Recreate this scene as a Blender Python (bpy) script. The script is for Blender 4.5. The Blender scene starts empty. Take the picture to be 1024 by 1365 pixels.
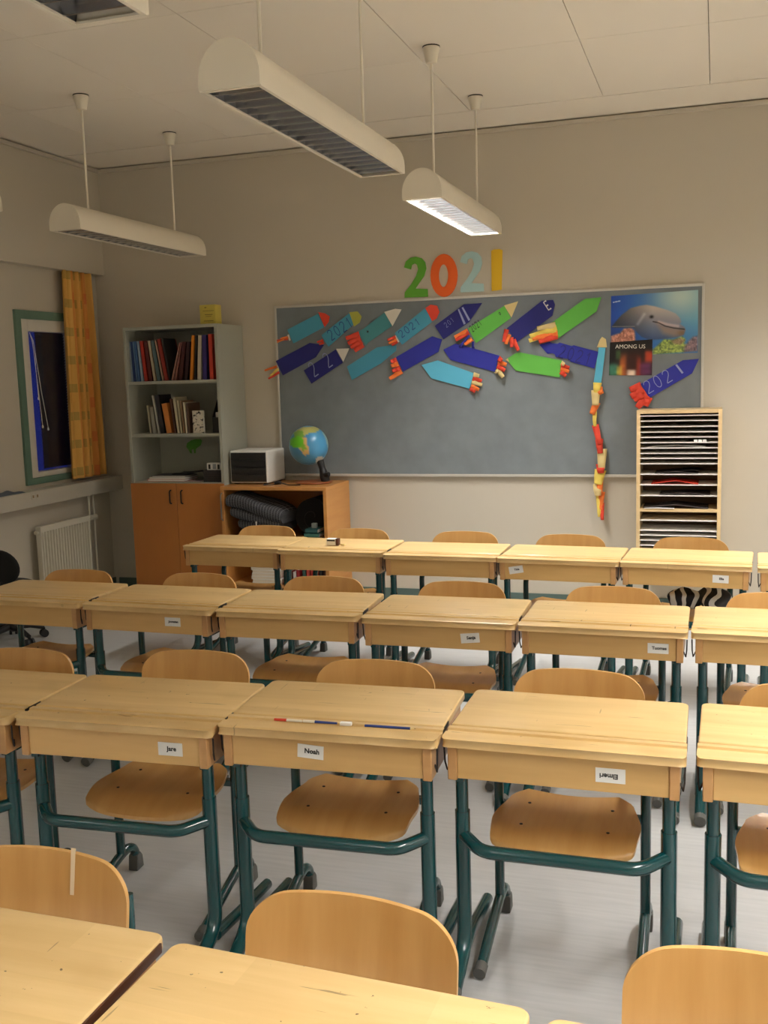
import bpy, bmesh, math, random
import numpy as np
from mathutils import Vector, Matrix
PI = math.pi
random.seed(4)
S = bpy.context.scene
COL = S.collection

# ------------------------------------------------------------------ camera, world, lights, exposure
YAW, PITCH, ROLL, FPX, EYE = -0.31861, -0.13305, -0.02905, 1350.97, 1.59
_cy, _sy, _cp, _sp, _cr, _sr = (math.cos(YAW), math.sin(YAW), math.cos(PITCH), math.sin(PITCH), math.cos(ROLL), math.sin(ROLL))
FWD = Vector((_sy*_cp, _cy*_cp, _sp))
_r0 = Vector((_cy, -_sy, 0)); _u0 = _r0.cross(FWD)
RIGHT = _cr*_r0 + _sr*_u0
UP = -_sr*_r0 + _cr*_u0
cam = bpy.data.cameras.new('camera')
cam.sensor_fit = 'VERTICAL'; cam.sensor_height = 36; cam.lens = FPX/1365*36; cam.clip_start = 0.05
camo = bpy.data.objects.new('camera', cam); COL.objects.link(camo)
M = Matrix((RIGHT, UP, -FWD)).transposed().to_4x4()
M.translation = Vector((0, 0, EYE)); camo.matrix_world = M
S.camera = camo

def at(px, py, Y):                      # measuring aid: photo pixel -> (x, z) on the upright plane y = Y
    v = FWD + RIGHT*((px-512)/FPX) - UP*((py-682.5)/FPX)
    t = Y/v.y
    return (v.x*t, EYE + v.z*t)

def lin(c):
    return tuple((x/12.92 if x <= .04045 else ((x+.055)/1.055)**2.4) for x in (k/255 for k in c))

w = bpy.data.worlds.new('night_sky'); S.world = w; w.use_nodes = True
wb = w.node_tree.nodes['Background']; wb.inputs[0].default_value = (*lin((30, 42, 118)), 1); wb.inputs[1].default_value = 0.22
S.view_settings.view_transform = 'Standard'; S.view_settings.look = 'None'
S.view_settings.gamma = 1; S.view_settings.use_curve_mapping = False
S.view_settings.exposure = 1.38
S.cycles.use_denoising = True
S.cycles.max_bounces = 10; S.cycles.diffuse_bounces = 6
S.cycles.sample_clamp_indirect = 6
LAMP_Z = 2.425
LAMP_W = 30.0                            # watts of one lit pendant
LAMP_COL = (1.0, 0.975, 0.93)
# pendants: (x, y centre, lit)
LAMPS = [(-3.355, 5.53, 0), (-3.355, 3.48, 0), (-3.355, 1.42, 0), (-3.355, -0.62, 1),  # last one, out of view, is lit as added fill light
         (-1.345, 5.50, 1), (-1.345, 3.48, 0), (-1.345, 1.46, 0), (-1.345, -0.62, 1),
         (0.68, 5.50, 1), (0.68, 3.48, 1), (0.68, 1.42, 1), (0.68, -0.62, 1),
         (2.70, 5.50, 1), (2.70, 3.48, 1), (2.70, 1.42, 1), (2.70, -0.62, 1)]

# ------------------------------------------------------------------ materials
def mat(name, col, rough=.5, metal=0, spec=.5, noise=None, bump=None, emit=None, coat=0):
    m = bpy.data.materials.new(name); m.use_nodes = True
    nt = m.node_tree; b = nt.nodes['Principled BSDF']
    b.inputs['Base Color'].default_value = (*lin(col), 1); b.inputs['Roughness'].default_value = rough
    b.inputs['Metallic'].default_value = metal; b.inputs['Specular IOR Level'].default_value = spec
    b.inputs['Coat Weight'].default_value = coat; b.inputs['Coat Roughness'].default_value = .15
    tc = nt.nodes.new('ShaderNodeTexCoord')
    if noise:                            # (colour2, scale xyz, detail, low, high)
        c2, sc, det, lo, hi = noise
        mp = nt.nodes.new('ShaderNodeMapping'); mp.inputs['Scale'].default_value = sc
        n = nt.nodes.new('ShaderNodeTexNoise'); n.inputs['Scale'].default_value = 1; n.inputs['Detail'].default_value = det
        r = nt.nodes.new('ShaderNodeValToRGB'); r.color_ramp.elements[0].position = lo; r.color_ramp.elements[1].position = hi
        r.color_ramp.elements[0].color = (*lin(col), 1); r.color_ramp.elements[1].color = (*lin(c2), 1)
        nt.links.new(tc.outputs['Object'], mp.inputs[0]); nt.links.new(mp.outputs[0], n.inputs['Vector'])
        nt.links.new(n.outputs[0], r.inputs[0]); nt.links.new(r.outputs[0], b.inputs['Base Color'])
    if bump:                             # (scale, strength)
        n2 = nt.nodes.new('ShaderNodeTexNoise'); n2.inputs['Scale'].default_value = bump[0]; n2.inputs['Detail'].default_value = 4
        bp = nt.nodes.new('ShaderNodeBump'); bp.inputs['Strength'].default_value = bump[1]; bp.inputs['Distance'].default_value = .002
        nt.links.new(tc.outputs['Object'], n2.inputs['Vector']); nt.links.new(n2.outputs[0], bp.inputs['Height'])
        nt.links.new(bp.outputs[0], b.inputs['Normal'])
    if emit:
        b.inputs['Emission Color'].default_value = (*emit[0], 1); b.inputs['Emission Strength'].default_value = emit[1]
    return m

def wood(name, c1, c2, scale=(2.5, 26, 26), rough=.32, scratches=False, staves=False):
    m = mat(name, c1, rough, noise=(c2, scale, 5, .32, .72), coat=.25)
    nt = m.node_tree; b = nt.nodes['Principled BSDF']
    src = b.inputs['Base Color'].links[0].from_socket
    tc = [n for n in nt.nodes if n.type == 'TEX_COORD'][0]
    oi = nt.nodes.new('ShaderNodeObjectInfo')
    def mixc(a, fac, bcol, mode='MIX'):
        mx = nt.nodes.new('ShaderNodeMix'); mx.data_type = 'RGBA'; mx.blend_type = mode
        nt.links.new(a, mx.inputs[6])
        if isinstance(fac, float): mx.inputs[0].default_value = fac
        else: nt.links.new(fac, mx.inputs[0])
        if isinstance(bcol, tuple): mx.inputs[7].default_value = (*bcol, 1)
        else: nt.links.new(bcol, mx.inputs[7])
        return mx.outputs[2]
    # every piece of wood gets its own stretch of grain
    mp = [n for n in nt.nodes if n.type == 'MAPPING'][0]
    cx = nt.nodes.new('ShaderNodeCombineXYZ'); mu = nt.nodes.new('ShaderNodeMath'); mu.operation = 'MULTIPLY'; mu.inputs[1].default_value = 37
    nt.links.new(oi.outputs['Random'], mu.inputs[0])
    for k in range(3): nt.links.new(mu.outputs[0], cx.inputs[k])
    nt.links.new(cx.outputs[0], mp.inputs['Location'])
    if staves:
        br = nt.nodes.new('ShaderNodeTexBrick'); br.inputs['Scale'].default_value = 1
        br.inputs['Brick Width'].default_value = .31; br.inputs['Row Height'].default_value = .085; br.inputs['Mortar Size'].default_value = 0
        br.inputs['Color1'].default_value = (.86, .84, .80, 1); br.inputs['Color2'].default_value = (1, 1, 1, 1); br.inputs['Bias'].default_value = .2
        nt.links.new(tc.outputs['Object'], br.inputs['Vector'])
        src = mixc(src, .55, br.outputs[0], 'MULTIPLY')
    if scratches:
        for sc, rot, th, colr, k in (((5, 90, 1), .5, .70, (60, 44, 26), .55), ((60, 5, 1), .25, .725, (64, 48, 30), .5), ((70, 70, 1), 0, .73, (52, 38, 24), .8)):
            mp2 = nt.nodes.new('ShaderNodeMapping'); mp2.inputs['Scale'].default_value = sc; mp2.inputs['Rotation'].default_value = (0, 0, rot)
            nt.links.new(tc.outputs['Object'], mp2.inputs[0]); nt.links.new(cx.outputs[0], mp2.inputs['Location'])
            n = nt.nodes.new('ShaderNodeTexNoise'); n.inputs['Scale'].default_value = 1; n.inputs['Detail'].default_value = 3
            nt.links.new(mp2.outputs[0], n.inputs['Vector'])
            r = nt.nodes.new('ShaderNodeMapRange'); r.inputs[1].default_value = th; r.inputs[2].default_value = th+.02; r.inputs[4].default_value = k
            nt.links.new(n.outputs[0], r.inputs[0]); src = mixc(src, r.outputs[0], lin(colr))
        st = nt.nodes.new('ShaderNodeTexNoise'); st.inputs['Scale'].default_value = 4; st.inputs['Detail'].default_value = 2
        nt.links.new(tc.outputs['Object'], st.inputs['Vector'])
        r = nt.nodes.new('ShaderNodeMapRange'); r.inputs[1].default_value = .58; r.inputs[2].default_value = .75; r.inputs[4].default_value = .5
        nt.links.new(st.outputs[0], r.inputs[0]); src = mixc(src, r.outputs[0], lin((186, 150, 92)))
    hs = nt.nodes.new('ShaderNodeHueSaturation')
    mr = nt.nodes.new('ShaderNodeMapRange'); mr.inputs[3].default_value = .93; mr.inputs[4].default_value = 1.05
    nt.links.new(oi.outputs['Random'], mr.inputs[0]); nt.links.new(mr.outputs[0], hs.inputs['Value'])
    nt.links.new(src, hs.inputs['Color']); nt.links.new(hs.outputs[0], b.inputs['Base Color'])
    return m

MT = {}
MT['wall'] = mat('wall_paint', (196, 188, 172), .75, bump=(60, .15))
MT['ceil'] = mat('ceiling_board', (236, 228, 214), .7, bump=(90, .1))
MT['ceil_gap'] = mat('ceiling_joint', (120, 108, 92), .8)
MT['floor'] = mat('grey_linoleum', (178, 179, 179), .38, noise=((165, 166, 167), (5, 60, 5), 6, .35, .8))
MT['base'] = mat('green_grey_skirting', (84, 104, 98), .5)
MT['white'] = mat('white_gloss_paint', (214, 210, 198), .4)
MT['sill'] = mat('sill_laminate', (196, 190, 176), .35)
MT['teal'] = mat('teal_casing_paint', (98, 128, 112), .5)
MT['lid'] = wood('birch_lid', (224, 192, 136), (211, 176, 118), scratches=True, staves=True, rough=.3)
MT['birch'] = wood('birch_panel', (216, 176, 112), (204, 162, 98), rough=.38)
MT['birch_edge'] = wood('birch_edge', (202, 156, 100), (190, 142, 88), rough=.45)
MT['ply'] = wood('chair_plywood', (208, 163, 100), (194, 147, 84), scale=(26, 3, 3), rough=.3)
MT['plyedge'] = mat('ply_edge', (150, 100, 55), .5)
MT['green'] = mat('dark_green_enamel', (4, 62, 65), .2, spec=.6, coat=.3)
MT['cap'] = mat('grey_rubber', (84, 84, 80), .55)
MT['dark'] = mat('dark_metal', (52, 46, 42), .4, metal=.6)
MT['steel'] = mat('steel', (170, 168, 160), .3, metal=1)
MT['paper'] = mat('white_paper', (232, 232, 228), .7)
MT['ink'] = mat('black_ink', (28, 28, 28), .6)
MT['board'] = mat('board_felt', (122, 130, 134), .8, noise=((112, 119, 124), (9, 9, 9), 4, .3, .8))
MT['alu'] = mat('aluminium_trim', (205, 202, 194), .35, metal=.25)
MT['lampbody'] = mat('lamp_enamel', (226, 218, 200), .35)
MT['louvre'] = mat('louvre_aluminium', (205, 205, 208), .20, metal=1)
MT['reflector'] = mat('side_reflector', (120, 120, 122), .5, metal=.5)
MT['tube_on'] = mat('lit_tube', (255, 250, 240), .5, emit=((1, .95, .86), 3.0))
MT['tube_off'] = mat('unlit_tube', (225, 225, 220), .3)
MT['cabgrey'] = mat('grey_laminate', (168, 170, 158), .5)
MT['orange'] = wood('orange_veneer', (186, 118, 52), (176, 108, 46), scale=(4, 4, 2), rough=.45)
MT['beech'] = wood('beech_cabinet', (200, 142, 76), (190, 130, 66), scale=(3, 3, 26), rough=.45)
MT['black'] = mat('black_plastic', (26, 25, 25), .5)
MT['pinew'] = wood('pale_pine', (226, 198, 150), (214, 184, 134), scale=(3, 3, 20), rough=.5)
MT['radiator'] = mat('radiator_enamel', (214, 210, 194), .4)
MT['fabric_black'] = mat('black_fabric', (22, 22, 22), .9)
for nm, c in dict(cyan=(70, 150, 178), lightcyan=(92, 184, 216), teal2=(72, 142, 148), navy=(32, 34, 112), blue=(40, 46, 150), green2=(96, 180, 72), red=(214, 66, 44), orangep=(236, 122, 52), tan=(222, 200, 140), yellowp=(232, 206, 96), olive=(170, 172, 72), whitep=(224, 220, 208), dgreen=(98, 170, 52), dorange=(230, 100, 36), dblue=(172, 206, 208), dyellow=(226, 184, 40), chalk=(150, 158, 196), pencilblue=(40, 62, 130)).items():
    MT[nm] = mat('paper_'+nm, c, .8, bump=(40, .25))

# ------------------------------------------------------------------ geometry helpers
class G:
    def __init__(s): s.v = []; s.f = []
    def box(s, x0, x1, y0, y1, z0, z1):
        n = len(s.v)
        s.v += [(x0,y0,z0),(x1,y0,z0),(x1,y1,z0),(x0,y1,z0),(x0,y0,z1),(x1,y0,z1),(x1,y1,z1),(x0,y1,z1)]
        s.f += [tuple(n+i for i in q) for q in ((3,2,1,0),(4,5,6,7),(0,1,5,4),(1,2,6,5),(2,3,7,6),(3,0,4,7))]
        return s
    def prism(s, poly, fn, t0, t1):      # poly of 2-D points, fn(u, v, t) -> xyz
        n = len(s.v); k = len(poly)
        s.v += [fn(u, v, t0) for u, v in poly] + [fn(u, v, t1) for u, v in poly]
        s.f.append(tuple(n+i for i in range(k))[::-1]); s.f.append(tuple(n+k+i for i in range(k)))
        s.f += [(n+i, n+(i+1) % k, n+k+(i+1) % k, n+k+i) for i in range(k)]
        return s
    def tube(s, pts, r, n=10, caps=True):
        pts = [Vector(p) for p in pts]; m = len(pts); base = len(s.v)
        rs = r if isinstance(r, (list, tuple)) else [r]*m
        T = [(pts[min(i+1, m-1)]-pts[max(i-1, 0)]).normalized() for i in range(m)]
        a = Vector((0, 0, 1)) if abs(T[0].z) < .9 else Vector((1, 0, 0))
        N = (a - T[0]*a.dot(T[0])).normalized()
        for i in range(m):
            N = (N - T[i]*N.dot(T[i])).normalized(); B = T[i].cross(N)
            for j in range(n):
                q = 2*PI*j/n; s.v.append(tuple(pts[i] + (N*math.cos(q)+B*math.sin(q))*rs[i]))
        for i in range(m-1):
            for j in range(n):
                s.f.append((base+i*n+j, base+i*n+(j+1) % n, base+(i+1)*n+(j+1) % n, base+(i+1)*n+j))
        if caps:
            s.f.append(tuple(base+j for j in range(n))[::-1]); s.f.append(tuple(base+(m-1)*n+j for j in range(n)))
        return s
    def grid(s, fn, nu, nv, closed=False):
        b = len(s.v)
        for j in range(nv+1):
            for i in range(nu+1): s.v.append(tuple(fn(i/nu, j/nv)))
        for j in range(nv):
            for i in range(nu):
                a = b+j*(nu+1)+i; s.f.append((a, a+1, a+nu+2, a+nu+1))
        return s
    def lathe(s, prof, n=24, c=(0, 0)):
        b = len(s.v)
        for r, z in prof:
            for j in range(n): s.v.append((c[0]+r*math.cos(2*PI*j/n), c[1]+r*math.sin(2*PI*j/n), z))
        for i in range(len(prof)-1):
            for j in range(n): s.f.append((b+i*n+j, b+i*n+(j+1) % n, b+(i+1)*n+(j+1) % n, b+(i+1)*n+j))
        s.f.append(tuple(b+j for j in range(n))[::-1]); s.f.append(tuple(b+(len(prof)-1)*n+j for j in range(n)))
        return s
    def mesh(s, name, m, smooth=True, bevel=0, segs=2, angle=40, fix=True):
        me = bpy.data.meshes.new(name); me.from_pydata([tuple(v) for v in s.v], [], s.f)
        bm = bmesh.new(); bm.from_mesh(me)
        if bevel:
            ed = [e for e in bm.edges if len(e.link_faces) == 2 and e.calc_face_angle(0) > .6]
            bmesh.ops.bevel(bm, geom=ed, offset=bevel, segments=segs, profile=.6, affect='EDGES', clamp_overlap=True)
        if fix: bmesh.ops.recalc_face_normals(bm, faces=bm.faces)
        bm.to_mesh(me); bm.free()
        if smooth:
            me.polygons.foreach_set('use_smooth', [True]*len(me.polygons)); me.set_sharp_from_angle(angle=math.radians(angle))
        if m: me.materials.append(MT[m] if isinstance(m, str) else m)
        return me
    def obj(s, name, m, parent=None, **k):
        o = bpy.data.objects.new(name, s.mesh(name, m, **k)); COL.objects.link(o)
        if parent: o.parent = parent
        return o

def fillet(pts, rad, n=6):
    pts = [Vector(p) for p in pts]; out = [pts[0]]
    for i in range(1, len(pts)-1):
        a, b, c = pts[i-1], pts[i], pts[i+1]
        r = rad[i-1] if isinstance(rad, (list, tuple)) else rad
        d1 = (a-b); d2 = (c-b); r = min(r, d1.length*.49, d2.length*.49)
        p = b+d1.normalized()*r; q = b+d2.normalized()*r
        for k in range(n+1):
            t = k/n; out.append(p*(1-t)**2 + b*2*t*(1-t) + q*t*t)
    out.append(pts[-1]); return out

def thing(name, label, cat, loc=(0, 0, 0), rz=0, group=None):
    o = bpy.data.objects.new(name, None); COL.objects.link(o); o.empty_display_size = .1
    o.location = loc; o.rotation_euler = (0, 0, rz)
    return tag(o, label, cat, group)
def tag(o, label, cat, group=None):
    o['label'] = label; o['category'] = cat
    if group: o['group'] = group
    return o
def struct(o, label=None, cat=None):
    o['kind'] = 'structure'
    if label: o['label'] = label
    if cat: o['category'] = cat
    return o
def dup(root, loc, rz, label, group=None):
    r = root.copy(); COL.objects.link(r); r.location = loc; r.rotation_euler = (0, 0, rz); r['label'] = label
    if group: r['group'] = group
    for ch in list(root.children):
        c = ch.copy(); COL.objects.link(c); c.parent = r
        for g in list(ch.children):
            d = g.copy(); COL.objects.link(d); d.parent = c
    return r

def text_mesh(s, size, depth=.0004, bold=0):
    cu = bpy.data.curves.new('lettering', 'FONT'); cu.body = s; cu.size = size; cu.align_x = 'CENTER'; cu.align_y = 'CENTER'
    cu.extrude = depth; cu.offset = bold; cu.resolution_u = 3
    o = bpy.data.objects.new('lettering', cu); COL.objects.link(o)
    dg = bpy.context.evaluated_depsgraph_get(); dg.update()
    me = bpy.data.meshes.new_from_object(o.evaluated_get(dg)); me.name = 'lettering'
    bpy.data.objects.remove(o); bpy.data.curves.remove(cu)
    return me
def lettering(s, size, m, parent, loc, rot=(PI/2, 0, 0), bold=0):
    me = text_mesh(s, size, bold=bold); me.materials.clear(); me.materials.append(MT[m])
    o = bpy.data.objects.new('lettering', me); COL.objects.link(o); o.parent = parent; o.location = loc; o.rotation_euler = rot
    return o

# ------------------------------------------------------------------ the room
XL, YB, ZC = -4.47, 6.76, 3.174
XR, YF = 3.7, -2.6
struct(G().box(XL-.2, XR+.2, YF-.2, YB+.2, -.1, 0).obj('floor', 'floor', smooth=False), 'grey streaked linoleum floor', 'floor')
struct(G().box(XL-.2, XR+.2, YB, YB+.15, 0, ZC+.1).obj('wall_back', 'wall', smooth=False), 'beige painted wall behind the pinboard', 'wall')
struct(G().box(XR, XR+.15, YF, YB, 0, ZC+.1).obj('wall_right', 'wall', smooth=False))
struct(G().box(XL-.2, XR+.2, YF-.15, YF, 0, ZC+.1).obj('wall_front', 'wall', smooth=False))
WY0, WY1, WZ0, WZ1 = 5.83, 6.46, .965, 2.045
g = G()
g.box(XL-.15, XL, YF, WY0, 0, ZC+.1); g.box(XL-.15, XL, WY1, YB, 0, ZC+.1)
g.box(XL-.15, XL, WY0, WY1, 0, WZ0); g.box(XL-.15, XL, WY0, WY1, WZ1, ZC+.1)
struct(g.obj('wall_left', 'wall', smooth=False), 'beige painted wall with the small window', 'wall')
struct(G().box(XL, -4.39, YF, YB, 2.40, ZC).obj('trim_1', 'wall', smooth=False), 'boxed-in beam along the top of the window wall', 'beam')
struct(G().box(XL+.001, -4.34, YF, YB-.001, .79, .893).obj('trim_2', 'sill', bevel=.004), 'pale sill trunking running along the window wall', 'sill')
struct(G().box(XL+.05, XR, YB-.014, YB, 0, .093).obj('baseboard_back', 'base', smooth=False))
struct(G().box(XL, XL+.014, YF, YB, 0, .093).obj('baseboard_left', 'base', smooth=False))
# ceiling: boards hung under a slab, plain border along the back wall, thin shadow trim
ceil = struct(G().box(XL-.2, XR+.2, YF-.2, YB+.2, ZC+.02, ZC+.12).obj('ceiling', 'ceil_gap', smooth=False), 'white ceiling of large boards with fine joints', 'ceiling')
xs = [-4.39, -3.85, -3.05, -2.25, -1.45, -.655, -.06, .74, 1.54, 2.34, 3.14, XR]
ys = [YF, -2.4, -1.3, -.2, .9, 2.0, 3.1, 4.15, 5.21, 6.29]
for i in range(len(xs)-1):
    for j in range(len(ys)-1):
        gx = .004 if abs(xs[i]+1.45) < .01 else .0018
        o = G().box(xs[i]+gx, xs[i+1]-.0018, ys[j]+.0015, ys[j+1]-.0015, ZC, ZC+.019).obj('ceiling_panel', 'ceil', ceil, smooth=False)
G().box(-4.39, XR, 6.292, YB, ZC-.002, ZC+.019).obj('ceiling_border', 'ceil', ceil, smooth=False)
struct(G().box(-4.389, XR, YB-.028, YB-.001, ZC-.035, ZC-.012).obj('trim_3', 'wall', smooth=False), 'thin moulding where the back wall meets the ceiling', 'moulding')
struct(G().box(-4.389, -4.362, YF, YB-.029, ZC-.035, ZC-.012).obj('trim_4', 'wall', smooth=False), 'thin moulding along the top of the window wall', 'moulding')

# window_1
win = struct(bpy.data.objects.new('window_1', None)); COL.objects.link(win); win.location = (XL, 6.14, WZ0)
win['label'] = 'narrow white framed window with teal casing at night'; win['category'] = 'window'
def wp(g, name, m, **k):
    o = g.obj(name, m, None, **k); o.parent = win; o.matrix_parent_inverse = Matrix.Translation(-win.location); return o
g = G(); cw = .058
g.box(XL, XL+.018, WY0-cw, WY0, WZ0-.045, WZ1+cw); g.box(XL, XL+.018, WY1, WY1+cw, WZ0-.045, WZ1+cw)
g.box(XL, XL+.018, WY0, WY1, WZ1, WZ1+cw); g.box(XL, XL+.018, WY0, WY1, WZ0-.045, WZ0)
wp(g, 'casing', 'teal', smooth=False)
gy0, gy1, gz0, gz1 = 5.905, 6.385, 1.0, 1.965
g = G(); x0, x1 = XL-.07, XL+.012
g.box(x0, x1, WY0, gy0, WZ0, WZ1); g.box(x0, x1, gy1, WY1, WZ0, WZ1); g.box(x0, x1, gy0, gy1, WZ0, gz0); g.box(x0, x1, gy0, gy1, gz1, WZ1)
wp(g, 'sash', 'white', bevel=.003)
gm = bpy.data.materials.new('window_glass'); gm.use_nodes = True; nt = gm.node_tree; nt.nodes.clear()
out = nt.nodes.new('ShaderNodeOutputMaterial'); mx = nt.nodes.new('ShaderNodeMixShader'); pass
tr = nt.nodes.new('ShaderNodeBsdfTransparent'); gl = nt.nodes.new('ShaderNodeBsdfGlossy'); gl.inputs['Roughness'].default_value = .03
mx.inputs[0].default_value = .08; nt.links.new(tr.outputs[0], mx.inputs[1]); nt.links.new(gl.outputs[0], mx.inputs[2]); nt.links.new(mx.outputs[0], out.inputs[0])
wp(G().box(XL-.02, XL-.014, gy0, gy1, gz0, gz1), 'pane', gm, smooth=False)
MT['blind'] = mat('dark_blind', (66, 66, 70), .5)
g = G()
for k in range(48):
    z = gz0+.01+k*.02
    g.v += [(XL-.062, 6.06, z), (XL-.048, 6.06, z+.024), (XL-.048, gy1, z+.024), (XL-.065, gy1, z)]; n = len(g.v)-4; g.f.append((n, n+1, n+2, n+3))
o = wp(g, 'blind_slats', 'blind', smooth=False); o['kind'] = 'stuff'
for dy, zz in ((0, 1.52), (.045, 1.30), (.012, 1.32)):
    wp(G().tube([(XL+.018, 5.91, 1.955), (XL+.022, 5.925+dy*.3, 1.9), (XL+.02, 5.945+dy, zz+.25), (XL+.02, 5.955+dy*1.8, zz)], .0022, 6), 'blind_cord', 'white')
for y, z in ((5.955, 1.50), (6.035, 1.285), (5.976, 1.305)):
    wp(G().lathe([(.002, z+.02), (.006, z+.012), (.0075, z), (.002, z-.004)], 8, (XL+.02, y)), 'cord_tassel', 'white')
wp(G().box(XL+.012, XL+.02, 6.40, 6.42, 1.30, 1.36).box(XL+.02, XL+.03, 6.395, 6.41, 1.32, 1.345), 'handle', 'steel', bevel=.002)

# curtain
cm = bpy.data.materials.new('curtain_print'); cm.use_nodes = True; nt = cm.node_tree; b = nt.nodes['Principled BSDF']; b.inputs['Roughness'].default_value = .9
uv = nt.nodes.new('ShaderNodeUVMap'); sep = nt.nodes.new('ShaderNodeSeparateXYZ'); nt.links.new(uv.outputs[0], sep.inputs[0])
def mth(op, a, bv=None):
    n = nt.nodes.new('ShaderNodeMath'); n.operation = op
    for i, x in enumerate((a, bv)):
        if x is None: continue
        if isinstance(x, (int, float)): n.inputs[i].default_value = x
        else: nt.links.new(x, n.inputs[i])
    return n.outputs[0]
def frac(sock, per, off): return mth('FRACT', mth('ADD', mth('DIVIDE', sock, per), off))
band = frac(sep.outputs[0], .30, 0)
ramp = nt.nodes.new('ShaderNodeValToRGB'); ramp.color_ramp.interpolation = 'CONSTANT'
for p, c in ((0, (222, 168, 84)), (.3, (226, 178, 92)), (.62, (210, 140, 66)), (.8, (216, 158, 76))):
    e = ramp.color_ramp.elements.new(p) if p else ramp.color_ramp.elements[0]; e.color = (*lin(c), 1)
ramp.color_ramp.elements.remove(ramp.color_ramp.elements[-1]) if ramp.color_ramp.elements[-1].position >= .999 else None
nt.links.new(band, ramp.inputs[0]); src = ramp.outputs[0]
for pu, ou, wu, pv, ov, wv, c in ((.15, .2, .42, .20, 0, .30, (140, 134, 70)), (.30, .35, .18, .25, .4, .30, (200, 88, 48))):
    a = mth('MULTIPLY', mth('LESS_THAN', frac(sep.outputs[0], pu, ou), wu), mth('LESS_THAN', frac(sep.outputs[1], pv, ov), wv))
    mxn = nt.nodes.new('ShaderNodeMix'); mxn.data_type = 'RGBA'; nt.links.new(mth('MULTIPLY', a, .5), mxn.inputs[0]); nt.links.new(src, mxn.inputs[6]); mxn.inputs[7].default_value = (*lin(c), 1); src = mxn.outputs[2]
nt.links.new(src, b.inputs['Base Color'])
def cur(u, v):
    y0, y1 = 6.245-.05*v, 6.592+.05*v
    amp = .024+.008*v
    return (-4.406 + amp*math.sin(u*2*PI*4.5+.6) + .006*math.sin(u*2*PI*11+v*3), y0+(y1-y0)*(u+.012*math.sin(u*25)), 2.398-1.478*v)
g = G().grid(cur, 90, 24); cme = g.mesh('curtain', cm, fix=False)
uvl = cme.uv_layers.new(name='UVMap')
for lp in cme.loops:
    vi = lp.vertex_index; uvl.data[lp.index].uv = ((vi % 91)/90*.75, (vi//91)/24*1.48)
cur_o = bpy.data.objects.new('curtain', cme); COL.objects.link(cur_o)
sm = cur_o.modifiers.new('thickness', 'SOLIDIFY'); sm.thickness = .003
tag(cur_o, 'yellow and orange printed curtain hanging at the right of the window', 'curtain')

# radiator with valve and pipes
rad = thing('radiator', 'white ribbed panel radiator under the window', 'radiator', (-4.42, 6.06, .12))
def rp(g, n, m, **k):
    o = g.obj(n, m, rad, **k); o.matrix_parent_inverse = Matrix.Translation(-rad.location); return o
NF = 18; ry0, ry1 = 5.765, 6.345
def radf(u, v):
    y = ry0+.012+u*(ry1-ry0-.024); p = (u*NF) % 1; zt = .605; zb = .15
    d = .009*(1 if .28 < p < .72 else 0)
    return (-4.386 + d, y, zb+v*(zt-zb))
g = G()
prof = [(-4.412, ry0+.002)]
for k in range(NF):
    a = ry0+.01+k*(ry1-ry0-.02)/NF; s_ = (ry1-ry0-.02)/NF
    prof += [(-4.392, a+.2*s_), (-4.368, a+.36*s_), (-4.368, a+.66*s_), (-4.392, a+.84*s_)]
prof += [(-4.412, ry1-.002)]
g.prism(prof, lambda u, v, t: (u, v, t), .14, .60)
g.box(-4.412, -4.372, ry0, ry1, .5995, .64); g.box(-4.412, -4.372, ry0, ry1, .10, .1405); g.box(-4.411, -4.374, ry0+.001, ry0+.012, .1405, .5995); g.box(-4.411, -4.374, ry1-.012, ry1-.001, .1405, .5995)
for yy in (ry0+.1, ry1-.1): g.box(-4.469, -4.412, yy-.012, yy+.012, .2, .55)
rp(g, 'panel', 'radiator', smooth=False)
rp(G().tube([(-4.395, ry0+.001, .60), (-4.395, ry0-.022, .60)], .008, 10).tube([(-4.395, ry0-.012, .60), (-4.395, ry0-.028, .60)], .013, 10), 'bleed_valve', 'radiator')
rp(G().tube([(-4.41, ry1, .61), (-4.41, 6.42, .61)], .009, 10).tube([(-4.405, 6.375, .612), (-4.405, 6.40, .612)], .017, 12).tube([(-4.405, 6.40, .612), (-4.405, 6.47, .612)], .020, 14), 'thermostat_valve', 'radiator')
rp(G().tube([(-4.41, 6.40, .61), (-4.41, 6.40, .7895)], .008, 10), 'pipe', 'radiator')
rp(G().tube(fillet([(-4.41, 6.455, .7895), (-4.41, 6.455, .15), (-4.41, 6.345, .13)], .03), .0075, 10), 'pipe', 'radiator')
# sill cloth and socket outlets
g = G().grid(lambda u, v: (-4.455+.1*v+.006*math.sin(u*9), 5.30+.32*u-.02*math.sin(v*3), .8945+.020*math.sin(PI*min(1, max(0, u)))**.4*math.sin(PI*v)**.35*(1+.35*math.sin(u*17+v*5))), 26, 10)
tag(g.obj('folded_cloth', mat('blue_grey_cloth', (92, 100, 112), .95, bump=(180, .6))), 'crumpled blue-grey cloth lying on the window sill', 'cloth')
so = thing('wall_socket', 'small double outlet on the front of the window sill trunking', 'socket', (-4.339, 5.69, .86))
for dy in (-.022, .022):
    G().box(0, .004, dy-.016, dy+.016, -.02, .02).obj('cover', 'sill', so, bevel=.0015)
    o = G().box(.004, .0046, dy-.008, dy+.008, -.009, .009).obj('outlet', mat('outlet_brown', (140, 118, 84), .5), so, smooth=False)

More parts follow.
